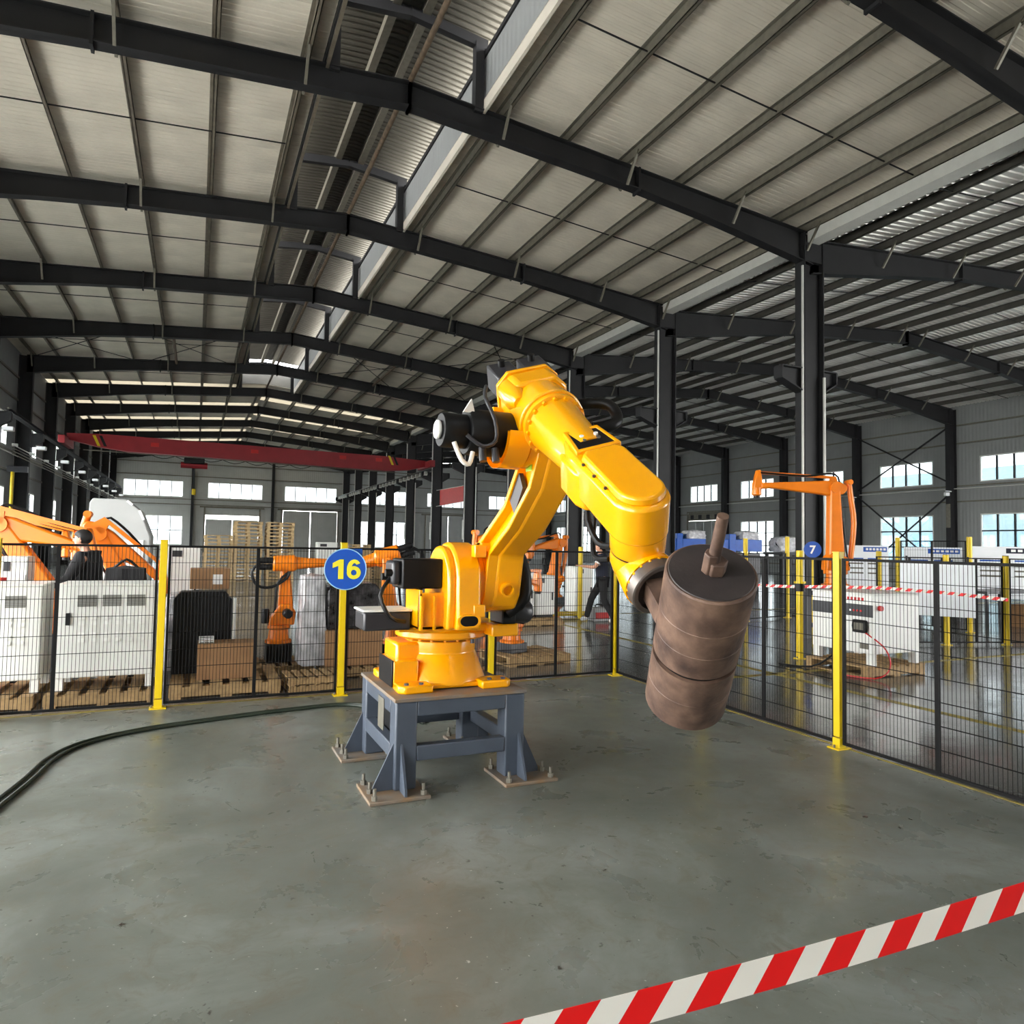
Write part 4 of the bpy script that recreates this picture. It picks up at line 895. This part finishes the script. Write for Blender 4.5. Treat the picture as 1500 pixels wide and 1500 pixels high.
obj('stand_top', MB().bx(10.45, 11.25, 8.95, 9.75, .93, .98), 'darkgrey', st_)
for x in (10.5, 11.2):
    for y in (9.0, 9.7): obj('leg', MB().bx(x-.06, x+.06, y-.06, y+.06, 0, .93), 'darkgrey', st_)
for z in (.2, .8):
    for y in (9.0, 9.7): obj('cross_rail', MB().bx(10.56, 11.14, y-.04, y+.04, z, z+.08), 'darkgrey', st_)
# ------------------------------------------------------------------ control cabinet with teach pendant
cc = thing('control_cabinet', 'white control cabinet with dark stripe and hanging teach pendant on pallet', 'cabinet', (8.52, 6.9, .148))
x0, x1, y0, y1, z1 = 8.08, 8.98, 6.38, 7.36, 1.09
obj('body', MB().bx(x0, x1, y0, y1, .30, z1-.02), 'white', cc, bevel=.01); obj('lid', MB().bx(x0-.012, x1+.012, y0-.012, y1+.012, z1-.02, z1), 'white', cc, bevel=.005)
obj('dark_stripe', MB().bx(x0-.006, x0, y0+.0, y1, .78, .94), 'darkgrey', cc, label='dark grey stripe with indicator lamps')
for i, c in enumerate(('lampwhite', 'redbright', 'redbright', 'redbright')): obj('indicator', MB().cyl((x0-.006, 6.72-i*.055, .855), (x0-.014, 6.72-i*.055, .855), .014, n=10), c, cc)
for i in range(5): obj('plate_mark', MB().bx(x0-.003, x0, 6.74-i*.055, 6.775-i*.055, .99, 1.03), 'redbright', cc)
for x in (x0+.04, x1-.04):
    for y in (y0+.06, y1-.06): obj('leg', MB().bx(x-.035, x+.035, y-.05, y+.05, .148, .30), 'white', cc)
pd = obj('teach_pendant', MB().prism([(-.1, -.085), (.1, -.085), (.115, .0), (.1, .085), (-.1, .085), (-.115, 0)], (x0-.012, 6.55, .655), (0,-1,0), (0,0,1), (-1,0,0), 0, .05), 'black', cc, bevel=.015)
obj('pendant_screen', MB().bx(x0-.066, x0-.0625, 6.48, 6.62, .61, .70), 'galv', pd)
obj('stop_button', MB().cyl((8.2, y0, .90), (8.2, y0-.04, .90), .035, n=14), 'redbright', cc)
obj('lower_vent', MB().bx(x0-.005, x0, 6.45, 6.58, .36, .43), 'galv', cc)
obj('pendant_cable', MB().tube([(x0-.05, 6.46, .58), (x0+.1, y0-.06, .42), (x0+.22, y0-.07, .25), (x0+.1, y0-.14, .1), (x0-.1, y0-.1, .02), (x0-.24, 6.6, .015)], .01, 6), 'redbright', cc)
obj('power_cable', MB().tube([(x0+.1, 7.0, .33), (x0-.08, 6.95, .22), (x0-.2, 7.2, .03), (x0-.4, 7.6, .015)], .014, 6), 'black', cc)
# ------------------------------------------------------------------ far posts, fence, boards, tape on the right
FP = [((8.41, 7.9, 0), 1.63, 'round yellow post with barrier tape clip beside the control cabinet'), ((11.49, 12.37, 0), 1.88, 'yellow post above the hanging drum near blue machines'), ((13.13, 12.72, 0), 1.95, 'yellow post beside the white downpipe of the near column'), ((12.5, 9.73, 0), 1.64, 'yellow post in front of the first display board'), ((14.67, 10.93, 0), 1.96, 'tall reddish yellow post between the first two display boards'), ((12.25, 8.19, 0), 1.6, 'yellow post standing below the hung white board'), ((14.65, 9.29, 0), 1.97, 'tall yellow post right of the hung white board'), ((13.38, 7.84, 0), 1.6, 'yellow post in front of the last display board at picture edge'), ((8.0, 13.85, 0), 1.62, 'yellow post with white collar beside the walking man')]
for l, h, lb in FP:
    p = post(l, lb, h, group='yellow posts beyond the cell', rnd=True)
    if h == 1.63: obj('tape_clip', MB().cyl((l[0], l[1], 1.02), (l[0], l[1], 1.14), .075, n=16), 'black', p); obj('clip_collar', MB().cyl((l[0], l[1], 1.14), (l[0], l[1], 1.17), .085, n=16), 'yellow', p)
def far_panel(a, b, label, h=1.56):
    v = Vector(b)-Vector(a); w = v.length-.14; d_ = v.normalized(); o = panel_proto(w, h, .06)
    place(o, (a[0]+d_.x*.07, a[1]+d_.y*.07, 0), math.atan2(v.y, v.x)); o['label'] = label; o['group'] = 'mesh panels of the far fences'; return o
far_panel((10.9, 8.61), (12.25, 8.19), 'far black mesh panel left of the post below the white board'); far_panel((12.25, 8.19), (13.38, 7.84), 'far black mesh panel between two yellow posts under display boards'); far_panel((13.38, 7.84), (14.6, 7.46), 'far black mesh panel at the picture edge before display boards')
far_panel((11.49, 12.37), (13.13, 12.72), 'far black mesh panel under the blue machines'); far_panel((9.0, 11.8), (11.49, 12.37), 'far black mesh panel behind the hanging drum')
far_panel((14.67, 10.93), (14.65, 9.29), 'far black mesh panel behind the hung white board', 1.9)
def board(name, c, w, z0, z1, label, header, stand=True, nrm=(-.8, -.6)):
    t = thing(name, label, 'board', (c[0], c[1], 0)); n_ = Vector((nrm[0], nrm[1], 0)).normalized(); x_ = Vector((-n_.y, n_.x, 0)); o = Vector((c[0], c[1], 0))
    def slab(nm_, a, b, p, q, th0, th1, mt_, par=t): return obj(nm_, MB().prism([(a, p), (b, p), (b, q), (a, q)], o, x_, (0,0,1), n_, th0, th1), mt_, par)
    pn = slab('sheet', -w/2, w/2, z0, z1, 0, .03, 'board')
    if header:
        slab('blue_header', -w*.08, w*.46, z1-.17, z1-.04, .03, .034, header, pn)
        for i in range(6): slab('header_mark', w*(-.02+.08*i), w*(.035+.08*i), z1-.13, z1-.07, .034, .037, 'paper', pn)
        for j in range(4):
            for i in range(2): slab('text_block', w*(-.4+.42*i), w*(-.08+.42*i), z1-.38-j*.13, z1-.34-j*.13, .03, .033, 'bluem' if j == 0 else 'galv', pn)
    if stand:
        for a in (-w/2+.08, w/2-.08): slab('stand_leg', a-.02, a+.02, .02, z0, 0, .03, 'galv'); slab('stand_foot', a-.03, a+.03, 0, .02, -.2, .22, 'galv')
    else:
        for a in (-w/2+.1, w/2-.1): slab('hanger', a-.015, a+.015, z1, 1.58, 0, .012, 'black')
    return t
board('white_board', (11.62, 7.93), 1.1, .56, 1.48, 'large blank white board hung on the far fence', None, False, (-.82, -.57))
board('display_board', (16.68, 13.35), 1.05, .55, 1.8, 'display board with blue header behind the tall palletizing robot', 'bluem', True); board('display_board', (18.3, 12.6), 1.36, .55, 1.78, 'display board with blue header right of the tall reddish post', 'bluem', True)
board('display_board', (18.9, 10.9), 1.75, .5, 1.82, 'wide display board with navy header at the picture edge', 'navy', True)
for x, y, lb in ((17.4, 12.1, 'dark table behind the hung white board'), (17.6, 10.6, 'dark table under the wide display board')):
    t = thing('work_table', lb, 'table', (x, y, 0)); obj('table_top', MB().bx(x-.9, x+.9, y-.4, y+.4, .70, .76), 'darkgrey', t)
    for a in (-.8, .8):
        for b_ in (-.33, .33): obj('leg', MB().bx(x+a-.03, x+a+.03, y+b_-.03, y+b_+.03, 0, .7), 'darkgrey', t)
carton('cardboard_box', 16.9, 17.6, 9.3, 9.8, 0, .5, 'brown cardboard box on the floor under the wide display board')
s7 = thing('number_sign', 'small round blue sign with white number 7 beside the tall palletizing robot', 'sign', (12.08, 11.0, 0))
sn = Vector((-.74, -.67, 0)); sc_ = Vector((12.06, 10.98, 1.66))
obj('disc', MB().lathe([(0, .175), (.015, .175)], sc_, sn, 36), 'blue', s7); obj('sign_post', MB().cyl((12.09, 11.01, 0), (12.09, 11.01, 1.66), .025, n=12), 'yellow', s7)
text_obj('digit', '7', .24, 'paper', s7, sc_+sn*.021+Vector((0,0,-.01)), sn, bold=.006)
# barrier tape of the neighbouring cell
m = MB(); m.uv = []; Q = [Vector((7.3, 10.9, 1.09)), Vector((7.8, 9.4, 1.06)), Vector((8.3, 8.02, 1.085)), Vector((8.6, 7.6, 1.105)), Vector((8.9, 6.9, 1.13)), Vector((9.3, 6.2, 1.1)), Vector((9.6, 5.6, 1.05))]; L_ = 0
for i, p in enumerate(Q):
    if i: L_ += (p-Q[i-1]).length
    for s, vv in ((-.022, 0), (.022, .044)):
        for o_ in (0, .001): m.v.append((p.x+o_, p.y, p.z+s)); m.uv.append((L_, vv))
for i in range(len(Q)-1): k = 4*i; m.f += [(k, k+2, k+6, k+4), (k+1, k+5, k+7, k+3), (k, k+4, k+5, k+1), (k+2, k+3, k+7, k+6)]
tag(obj('barrier_tape', m, 'tape'), 'thin red and white tape running from the round post over the control cabinet', 'tape')
# blue machines with film
for X, Y, w, lb, fl_ in ((17.2, 21.9, 1.5, 'blue packed machine seen just behind the drum top', True), (19.0, 21.0, 1.7, 'blue packed machine with white film near the roller door', True)):
    t = thing('packed_machine', lb, 'machine', (X, Y, 0)); d_ = Vector((.92, -.39, 0)); nn_ = Vector((.39, .92, 0)); o = Vector((X, Y, 0))
    def q(nm_, a, b, p, r_, dpt, mt_): return obj(nm_, MB().prism([(a, p), (b, p), (b, r_), (a, r_)], o, d_, (0,0,1), nn_*-1, 0, dpt), mt_, t, bevel=.02)
    q('blue_beam', -w/2, w/2, 1.55, 2.0, .5, 'bluem'); q('machine_bed', -w/2+.05, w/2-.05, .35, 1.5, .45, 'darkgrey'); q('blue_upright', -w*.25, -w*.1, 1.2, 2.2, .56, 'bluem')
    for a in (-w/2+.1, w/2-.2): q('foot', a, a+.12, 0, .35, .4, 'black')
    lp = obj('film_cover', lump(X-.1, X+.75, Y-.5, Y+.1, 2.0, 2.3, 11, .06, 6), 'film', t, sharp=60)
tag(obj('film_heap', lump(20.3, 21.5, 19.9, 20.7, 1.56, 2.1, 17, .09, 7), 'film', sharp=60), 'crumpled white film heap on the bench before the roller door', 'film')
t = thing('work_bench', 'dark bench under the crumpled film heap', 'bench', (20.9, 20.3, 0)); obj('bench_top', MB().bx(20.2, 21.6, 19.8, 20.8, 1.45, 1.55), 'darkgrey', t)
for x in (20.3, 21.5):
    for y in (19.9, 20.7): obj('leg', MB().bx(x-.05, x+.05, y-.05, y+.05, 0, 1.45), 'darkgrey', t)
# ------------------------------------------------------------------ overhead crane and its runways
ck = thing('overhead_crane', 'dark red overhead travelling crane spanning the hall near the back', 'crane', (3.6, 42.6, 5.4))
P = [(-6.3, 6.74), (-4.9, 6.44), (-3.5, 6.28), (10.6, 6.08), (12.0, 6.2), (13.1, 6.5), (13.1, 6.85), (10.5, 6.98), (-4.5, 7.12), (-6.3, 7.05)]
g_ = obj('girder', MB().prism(P, (0, 42.6, 0), (1,0,0), (0,0,1), (0,-1,0), -.25, .25), 'red', ck)
for x in (-4.9, -4.6, 10.9, 11.2): obj('warning_stripe', MB().prism([(0, 0), (.14, 0), (-.1, .55), (-.24, .55)], (x, 42.35, 6.47), (1,0,0), (0,0,1), (0,-1,0), 0, .012), 'yellow' if x in (-4.9, 10.9) else 'black', g_)
for x in (-2.2, 2.9, 7.9, 10.1): obj('name_plate', MB().bx(x-.2, x+.2, 42.33, 42.35, 6.62, 6.84), 'redbright', g_)
for x in (-6.35, 13.2): obj('end_truck', MB().bx(x-.15, x+.15, 41.2, 44.0, 6.39, 6.8), 'red', ck, bevel=.02)
h_ = obj('hoist', MB().bx(-.75, .3, 42.2, 43.0, 5.82, 6.12), 'black', ck, bevel=.04); obj('hoist_drum', MB().cyl((-.9, 42.6, 5.75), (.45, 42.6, 5.75), .17, n=16), 'red', h_); obj('hoist_rope', MB().cyl((-.2, 42.6, 4.4), (-.2, 42.6, 5.75), .03, n=6), 'black', h_); obj('hook_block', MB().bx(-.3, -.1, 42.5, 42.7, 4.1, 4.45), 'yellow', h_, bevel=.03)
obj('festoon_rail', MB().cyl((-5.5, 42.1, 6.2), (12.4, 42.1, 5.95), .025, n=6), 'galv', ck)
for i in range(9): x = -4.8+i*1.2; obj('festoon_cable', MB().tube([(x, 42.1, 6.2-.014*(x+5.5)), (x+.6, 42.1, 6.02-.014*(x+5.5)), (x+1.2, 42.1, 6.19-.014*(x+6.7))], .02, 6), 'black', ck)
for x, ya, lb in ((-6.45, 30.8, 'dark crane runway beam along the left wall'), (13.33, 42.0, 'dark crane runway beam with insulators along the column row')):
    t = thing('crane_runway', lb, 'beam', (x, (ya+72)/2, 5.75))
    obj('runway_beam', MB().bx(x-.02, x+.02, ya, 72.6, 6.21, 6.3).bx(x-.12, x+.12, ya, 72.6, 6.3, 6.32).bx(x-.12, x+.12, ya, 72.6, 6.21, 6.23), 'steel', t); obj('rail', MB().bx(x-.03, x+.03, ya, 72.6, 6.32, 6.37), 'galv', t)
    s = 1 if x < 0 else -1
    for i in range(int((72-ya)/1.0)): y = ya+.5+i; obj('insulator', MB().bx(x+s*.08, x+s*.26, y-.05, y+.05, 5.95 if x > 0 else 5.0, 6.2 if x > 0 else 5.1), 'pvc', t) if x > 0 or i % 3 == 0 else None
    for k in range(4):
        z = (5.0 if x < 0 else 5.95)-.11*k if x < 0 else 6.0+.05*k
        obj('conductor_bar', MB().cyl((x+s*.2, ya, z), (x+s*.2, 72.3, z), .018, n=6), 'galv' if k else 'pvc', t)
for i, y in enumerate(FY[6:]):  # white blocks added in place of bright window patches on the left wall
    c = thing('wall_lamp', 'x', 'lamp', (-6.75, y-.4, 5.55)); obj('lamp_arm', MB().beam((-6.85, y-.2, 5.6), (-6.3, y-.4, 5.6), .05, .05), 'steel', c); obj('lamp_head', MB().bx(-6.5, -6.15, y-.6, y-.3, 5.45, 5.6), 'lampwhite', c, bevel=.02); obj('lamp_glass', MB().bx(-6.47, -6.18, y-.57, y-.33, 5.44, 5.45), 'pvc', c)
    tag(c, 'white floodlight on a column of the left wall, %s along the row' % ('nearest', 'second', 'third', 'fourth', 'fifth', 'sixth', 'seventh', 'eighth')[i], 'lamp', 'floodlights along the left wall')
rb_ = thing('red_banner', 'faded red banner hung between two columns above the back window', 'banner', (14.0, 39.7, 4.0))
obj('banner_cloth', MB().add([(14.0, 42.0, 4.02), (14.0, 37.45, 4.1), (14.0, 37.45, 5.0), (14.0, 42.0, 5.05), (13.97, 42.0, 4.02), (13.97, 37.45, 4.1), (13.97, 37.45, 5.0), (13.97, 42.0, 5.05)], [(0,1,2,3),(7,6,5,4),(0,4,5,1),(1,5,6,2),(2,6,7,3),(3,7,4,0)]), 'redbright', rb_)
for z, zz in ((4.02, 4.1), (5.05, 5.0)): obj('banner_cord', MB().cyl((13.98, 42.72, z), (13.98, 36.98, zz), .02, n=6), 'paper', rb_)
# ------------------------------------------------------------------ goods in the middle distance
def wcab(name, x0, x1, y0, y1, z0, z1, label, mt_='white', nd=2, group=None):
    t = thing(name, label, 'cabinet', ((x0+x1)/2, (y0+y1)/2, z0), group); obj('body', MB().bx(x0, x1, y0, y1, z0+.05, z1), mt_, t, bevel=.015); obj('plinth', MB().bx(x0+.03, x1-.03, y0+.03, y1-.03, z0, z0+.05), 'black', t)
    for i in range(nd):
        a = x0+(x1-x0)*i/nd; b_ = x0+(x1-x0)*(i+1)/nd; d_ = obj('door', MB().bx(a+.015, b_-.015, y0-.015, y0, z0+.09, z1-.2), mt_, t, bevel=.004); obj('handle', MB().bx(b_-.08, b_-.05, y0-.03, y0-.015, (z0+z1)/2-.08, (z0+z1)/2+.08), 'black', d_)
    obj('display_window', MB().bx(x0+.08, x0+(x1-x0)*.45, y0-.012, y0, z1-.16, z1-.06), 'darkgrey', t); return t
wcab('white_cabinet', 5.98, 6.42, 13.0, 13.5, .145, 1.12, 'white cabinet on a pallet seen through the fence right of the arm', nd=1)
wcab('white_cabinet', 6.5, 6.95, 13.1, 13.6, .145, 1.02, 'grey-white cabinet beside the pallet jack in the middle distance', nd=1)
wcab('white_cabinet', 8.35, 8.85, 14.7, 15.2, 0, 1.15, 'white cabinet standing behind the walking man', nd=1)
wcab('white_cabinet', -.42, .08, 12.6, 13.1, 0, 1.52, 'tall white cabinet behind the fence left of pallet stacks', nd=1)
wcab('white_cabinet', 4.05, 4.75, 26, 26.6, 0, 1.62, 'pale cabinet under the far grey door beyond the small robot')
for x, lb in ((-2.7, 'pale machine cabinet at the picture edge behind the louvred cabinets'), (-2.35, 'pale machine cabinet just behind the red gas bottle'), (-2.0, 'pale machine cabinet next to the man in black')): wcab('machine_cabinet', x, x+.3, 9.35, 9.75, 0, 1.42, lb, 'white', 1, 'machine cabinets behind the louvred cabinets')
tag(obj('gas_bottle', MB().lathe([(0, .09), (.02, .1), (.95, .1), (1.08, .04), (1.12, .035), (1.15, .05), (1.2, .05)], (-1.9, 9.15, .0), (0,0,1), 20), 'redbright'), 'red gas bottle standing at the picture edge behind louvred cabinets', 'bottle')
en = thing('machine_enclosure', 'pale grey machine enclosure with chamfered top beyond the drooping robot', 'machine', (-1.75, 20.6, 0))
obj('shell', MB().prism([(-2.42, 0), (-1.05, 0), (-1.05, 1.7), (-1.3, 2.35), (-1.62, 2.62), (-2.35, 2.62), (-2.42, 2.5)], (0, 21.4, 0), (1,0,0), (0,0,1), (0,-1,0), 0, 1.5), 'wall', en, bevel=.03)
for a, b_ in (((-1.6, 2.6), (-1.48, 2.5)), ((-1.32, 2.37), (-1.22, 2.13))): obj('roof_light', MB().beam((a[0], 19.88, a[1]-.02), (b_[0], 19.88, b_[1]-.02), .03, .06), 'lampwhite', en)
obj('door', MB().bx(-2.3, -1.2, 19.86, 19.9, .2, 1.6), 'white', en)
yp = thing('yellow_mast', 'tall yellow pipe mast standing between the left wall columns', 'mast', (-5.95, 29.5, 0)); obj('mast_tube', MB().cyl((-5.95, 29.5, .03), (-5.95, 29.5, 3.9), .055, n=14), 'yellow', yp); obj('mast_base', MB().bx(-6.15, -5.75, 29.3, 29.7, 0, .03), 'yellow', yp); obj('mast_head', MB().bx(-6.1, -5.5, 29.4, 29.6, 3.9, 4.1), 'darkgrey', yp)
pj = thing('pallet_jack', 'black pallet jack with upright handle beside the round yellow post', 'pallet jack', (7.50, 14.3, 0))
obj('handle_bar', MB().beam((7.37, 14.25, .25), (7.27, 14.25, 1.22), .04, .04), 'black', pj); obj('grip', MB().ring([(-.1, 0), (.1, 0), (.08, .16), (-.08, .16)], [(-.07, .03), (.07, .03), (.055, .13), (-.055, .13)], (7.27, 14.25, 1.2), (0,1,0), (0,0,1), (1,0,0), -.015, .015), 'black', pj)
obj('pump', MB().cyl((7.40, 14.25, .1), (7.40, 14.25, .42), .06, n=12), 'black', pj)
for s in (-.08, .08): obj('wheel', MB().cyl((7.37, 14.25+s-.03, .1), (7.37, 14.25+s+.03, .1), .1, n=18), 'black', pj)
for s in (-.2, .2): obj('fork', MB().bx(7.45, 8.5, 14.25+s-.08, 14.25+s+.08, .06, .1), 'yellow', pj)
tb = thing('tool_case', 'cream tool case with red front on the floor beside the walking man', 'case', (8.17, 13.35, 0)); obj('case_body', MB().bx(7.98, 8.4, 13.2, 13.5, 0, .3), 'wall', tb, bevel=.02); obj('red_front', MB().bx(8.02, 8.36, 13.185, 13.2, .06, .2), 'redbright', tb); obj('case_handle', MB().tube([(8.1, 13.35, .3), (8.12, 13.35, .36), (8.26, 13.35, .36), (8.28, 13.35, .3)], .012), 'black', tb)
# ------------------------------------------------------------------ people
def skin_obj(name, chains, mname, parent, sub=2):
    V_, E_, Rd, idx = [], [], [], {}
    for ch in chains:
        prev = None
        for key, p, r in ch:
            if key not in idx: idx[key] = len(V_); V_.append(p); Rd.append(r)
            if prev is not None: E_.append((prev, idx[key]))
            prev = idx[key]
    me = bpy.data.meshes.new(name); me.from_pydata(V_, E_, []); o = bpy.data.objects.new(name, me); C.objects.link(o); o.parent = parent
    me.materials.append(M[mname]); md = o.modifiers.new('skin', 'SKIN')
    if not me.skin_vertices: return o
    for i, r in enumerate(Rd): me.skin_vertices[0].data[i].radius = r if isinstance(r, tuple) else (r, r)
    me.skin_vertices[0].data[0].use_root = True; md.use_smooth_shade = True
    s_ = o.modifiers.new('sub', 'SUBSURF'); s_.levels = s_.render_levels = sub; return o
def person(label, loc, rz, J, top, legs_, shoe, long_sleeve):
    t = thing('person', label, 'person')
    def hand(w, e, s):
        d_ = (Vector(w)-Vector(e)).normalized(); side = Vector((0, s, 0)); fwd = Vector((1, 0, 0)); out = []
        pc_ = Vector(w)+d_*.09
        for k, (o_, ln) in enumerate(((.033, .075), (.011, .085), (-.011, .08), (-.031, .06))):
            b_ = pc_+fwd*o_; out.append([('k%s%d' % (s, k), tuple(b_), .009), ('m%s%d' % (s, k), tuple(b_+d_*ln*.55-side*.012), .0085), ('f%s%d' % (s, k), tuple(b_+d_*ln-side*.03), .007)])
        th = Vector(w)+d_*.035+fwd*.035; out.append([('t%sa' % s, tuple(th), .011), ('t%sb' % s, tuple(th+d_*.035+fwd*.02), .01), ('t%sc' % s, tuple(th+d_*.065+fwd*.02-side*.01), .008)])
        return pc_, out
    body = [[('pel', J['pel'], .1), ('ch', J['ch'], .11), ('nk0', J['nk'], .06), ('nk1', tuple(Vector(J['nk'])+Vector(J['hd'])*.0+Vector((0.01,0,.06))), .052), ('hd0', tuple(Vector(J['hd'])-Vector((-.012,0,.06))), (.066, .07)), ('hd1', J['hd'], (.082, .092)), ('hd2', tuple(Vector(J['hd'])+Vector((-.008,0,.075))), (.07, .078))]]
    fing = []
    for s, k in ((1, 'l'), (-1, 'r')):
        pc_, fg = hand(J[k+'w'], J[k+'e'], s); fing += fg
        body.append([('ch', 0, 0), (k+'s', J[k+'s'], .062), (k+'e', J[k+'e'], .043), (k+'w', J[k+'w'], .029), (k+'p', tuple(pc_), (.042, .016))])
        body.append([('pel', 0, 0), (k+'h', J[k+'h'], .085), (k+'k', J[k+'k'], .058), (k+'a', J[k+'a'], .04), (k+'t', J[k+'t'], .035)])
    bd = skin_obj('body', body, 'skin', t)
    for i, f in enumerate(fing): skin_obj('finger', [f], 'skin', bd, 1)
    hd = Vector(J['hd']); obj('nose', MB().prism([(-.012, -.025), (.012, -.025), (.006, .025), (-.006, .025)], tuple(hd+Vector((.075, 0, 0))), (0,1,0), (0,0,1), (1,0,0), 0, .022, .3), 'skin', bd)
    for s in (-1, 1): obj('ear', MB().ball(hd+Vector((-.005, s*.08, -.005)), .026, (.7, .4, 1.2), 8, 6), 'skin', bd); obj('eye', MB().ball(hd+Vector((.074, s*.03, .022)), .009, (1, 1, 1), 8, 6), 'black', bd)
    obj('mouth', MB().bx(hd.x+.072, hd.x+.082, -.02, .02, hd.z-.052, hd.z-.046), 'redbright', bd)
    hm = MB(); hm.ball(hd+Vector((-.014, 0, .03)), .1, (1.02, .93, .98), 16, 10); hm.v = [(x+(.0 if z > hd.z+.035 else -.035 if x > hd.x else 0), y, max(z, hd.z-.06)) for x, y, z in hm.v]; obj('hair', hm, 'hair', t)
    sl = (('w', .04) if long_sleeve else None)
    sh_ = [[('hem', tuple(Vector(J['pel'])+Vector((0,0,-.09))), (.115, .115)), ('pel', J['pel'], (.15, .15)), ('wa', tuple((Vector(J['pel'])+Vector(J['ch']))*.5), (.145, .145)), ('ch', J['ch'], (.17, .17)), ('up', tuple(Vector(J['ch'])*.3+Vector(J['nk'])*.7), (.12, .15)), ('nk', tuple(Vector(J['nk'])+Vector((0,0,-.02))), .075)]]
    for k in 'lr':
        e_ = Vector(J[k+'e']); s0 = Vector(J[k+'s'])
        c_ = [('ch', 0, 0), (k+'s', J[k+'s'], .088)]
        c_ += [(k+'e', J[k+'e'], .062), (k+'w', tuple(Vector(J[k+'w'])*.95+e_*.05), .05)] if long_sleeve else [(k+'m', tuple(s0*.4+e_*.6), .068)]
        sh_.append(c_)
    skin_obj('jacket' if long_sleeve else 'polo_shirt', sh_, top, t)
    if not long_sleeve:
        for k in 'lr': c_ = Vector(J[k+'s'])*.38+Vector(J[k+'e'])*.62; d_ = (Vector(J[k+'e'])-Vector(J[k+'s'])).normalized(); obj('cuff_trim', MB().lathe([(-.012, .066), (.012, .066)], c_, d_, 16), 'paper', t)
    skin_obj('trousers', [[('pel', J['pel'], (.13, .13)), (k+'h', J[k+'h'], .105), (k+'k', J[k+'k'], .078), (k+'a', tuple(Vector(J[k+'a'])+Vector((0,0,-.02))), .066)] if k == 'l' else [('pel', 0, 0), (k+'h', J[k+'h'], .105), (k+'k', J[k+'k'], .078), (k+'a', tuple(Vector(J[k+'a'])+Vector((0,0,-.02))), .066)] for k in 'lr'], legs_, t)
    for k in 'lr': a_ = Vector(J[k+'a']); q_ = Vector(J[k+'t']); skin_obj('shoe', [[('a', tuple(a_-(q_-a_)*.25+Vector((0,0,-.035))), .05), ('b', tuple((a_+q_)*.5), (.055, .05)), ('c', tuple(q_), (.045, .034))]], shoe, t)
    place(t, loc, rz); return t
JW = dict(pel=(0,0,.95), ch=(.03,0,1.33), nk=(.05,0,1.5), hd=(.085,0,1.64), ls=(.03,.2,1.43), le=(.2,.25,1.2), lw=(.4,.2,1.22), rs=(.03,-.2,1.43), re=(-.02,-.27,1.15), rw=(.04,-.27,.9), lh=(0,.1,.9), lk=(-.02,.1,.5), la=(-.25,.1,.13), lt=(-.13,.1,.04), rh=(0,-.1,.9), rk=(.22,-.1,.53), ra=(.33,-.1,.12), rt=(.46,-.1,.06))
person('person in navy polo shirt and black trousers walking towards the yellow post', (8.0, 12.9, 0), R(155), JW, 'navy', 'blackcloth', 'paper', False)['label'] = 'person in navy polo, black trousers and white shoes walking behind the fence'
JS = dict(pel=(0,0,.93), ch=(.05,0,1.32), nk=(.09,0,1.49), hd=(.13,0,1.62), ls=(.06,.21,1.42), le=(.16,.3,1.15), lw=(.38,.22,1.08), rs=(.06,-.21,1.42), re=(.1,-.3,1.14), rw=(.34,-.22,1.05), lh=(0,.11,.9), lk=(.05,.12,.5), la=(-.02,.12,.1), lt=(.12,.13,.04), rh=(0,-.11,.9), rk=(.05,-.12,.5), ra=(-.02,-.12,.1), rt=(.12,-.13,.04))
person('person in a bulky black jacket looking down behind the louvred cabinets', (-1.12, 9.75, 0), R(170), JS, 'blackcloth', 'blackcloth', 'black', True)
bg_ = thing('black_bag', 'bulky black bag lying behind the louvred cabinet beside the man', 'bag', (-.72, 9.25, .0)); obj('bag_body', lump(-.95, -.5, 9.05, 9.45, 0, 1.3, 23, .03, 8), 'blackcloth', bg_, sharp=60); obj('bag_strap', MB().tube([(-.85, 9.25, 1.3), (-.72, 9.22, 1.4), (-.6, 9.25, 1.3)], .015), 'black', bg_)
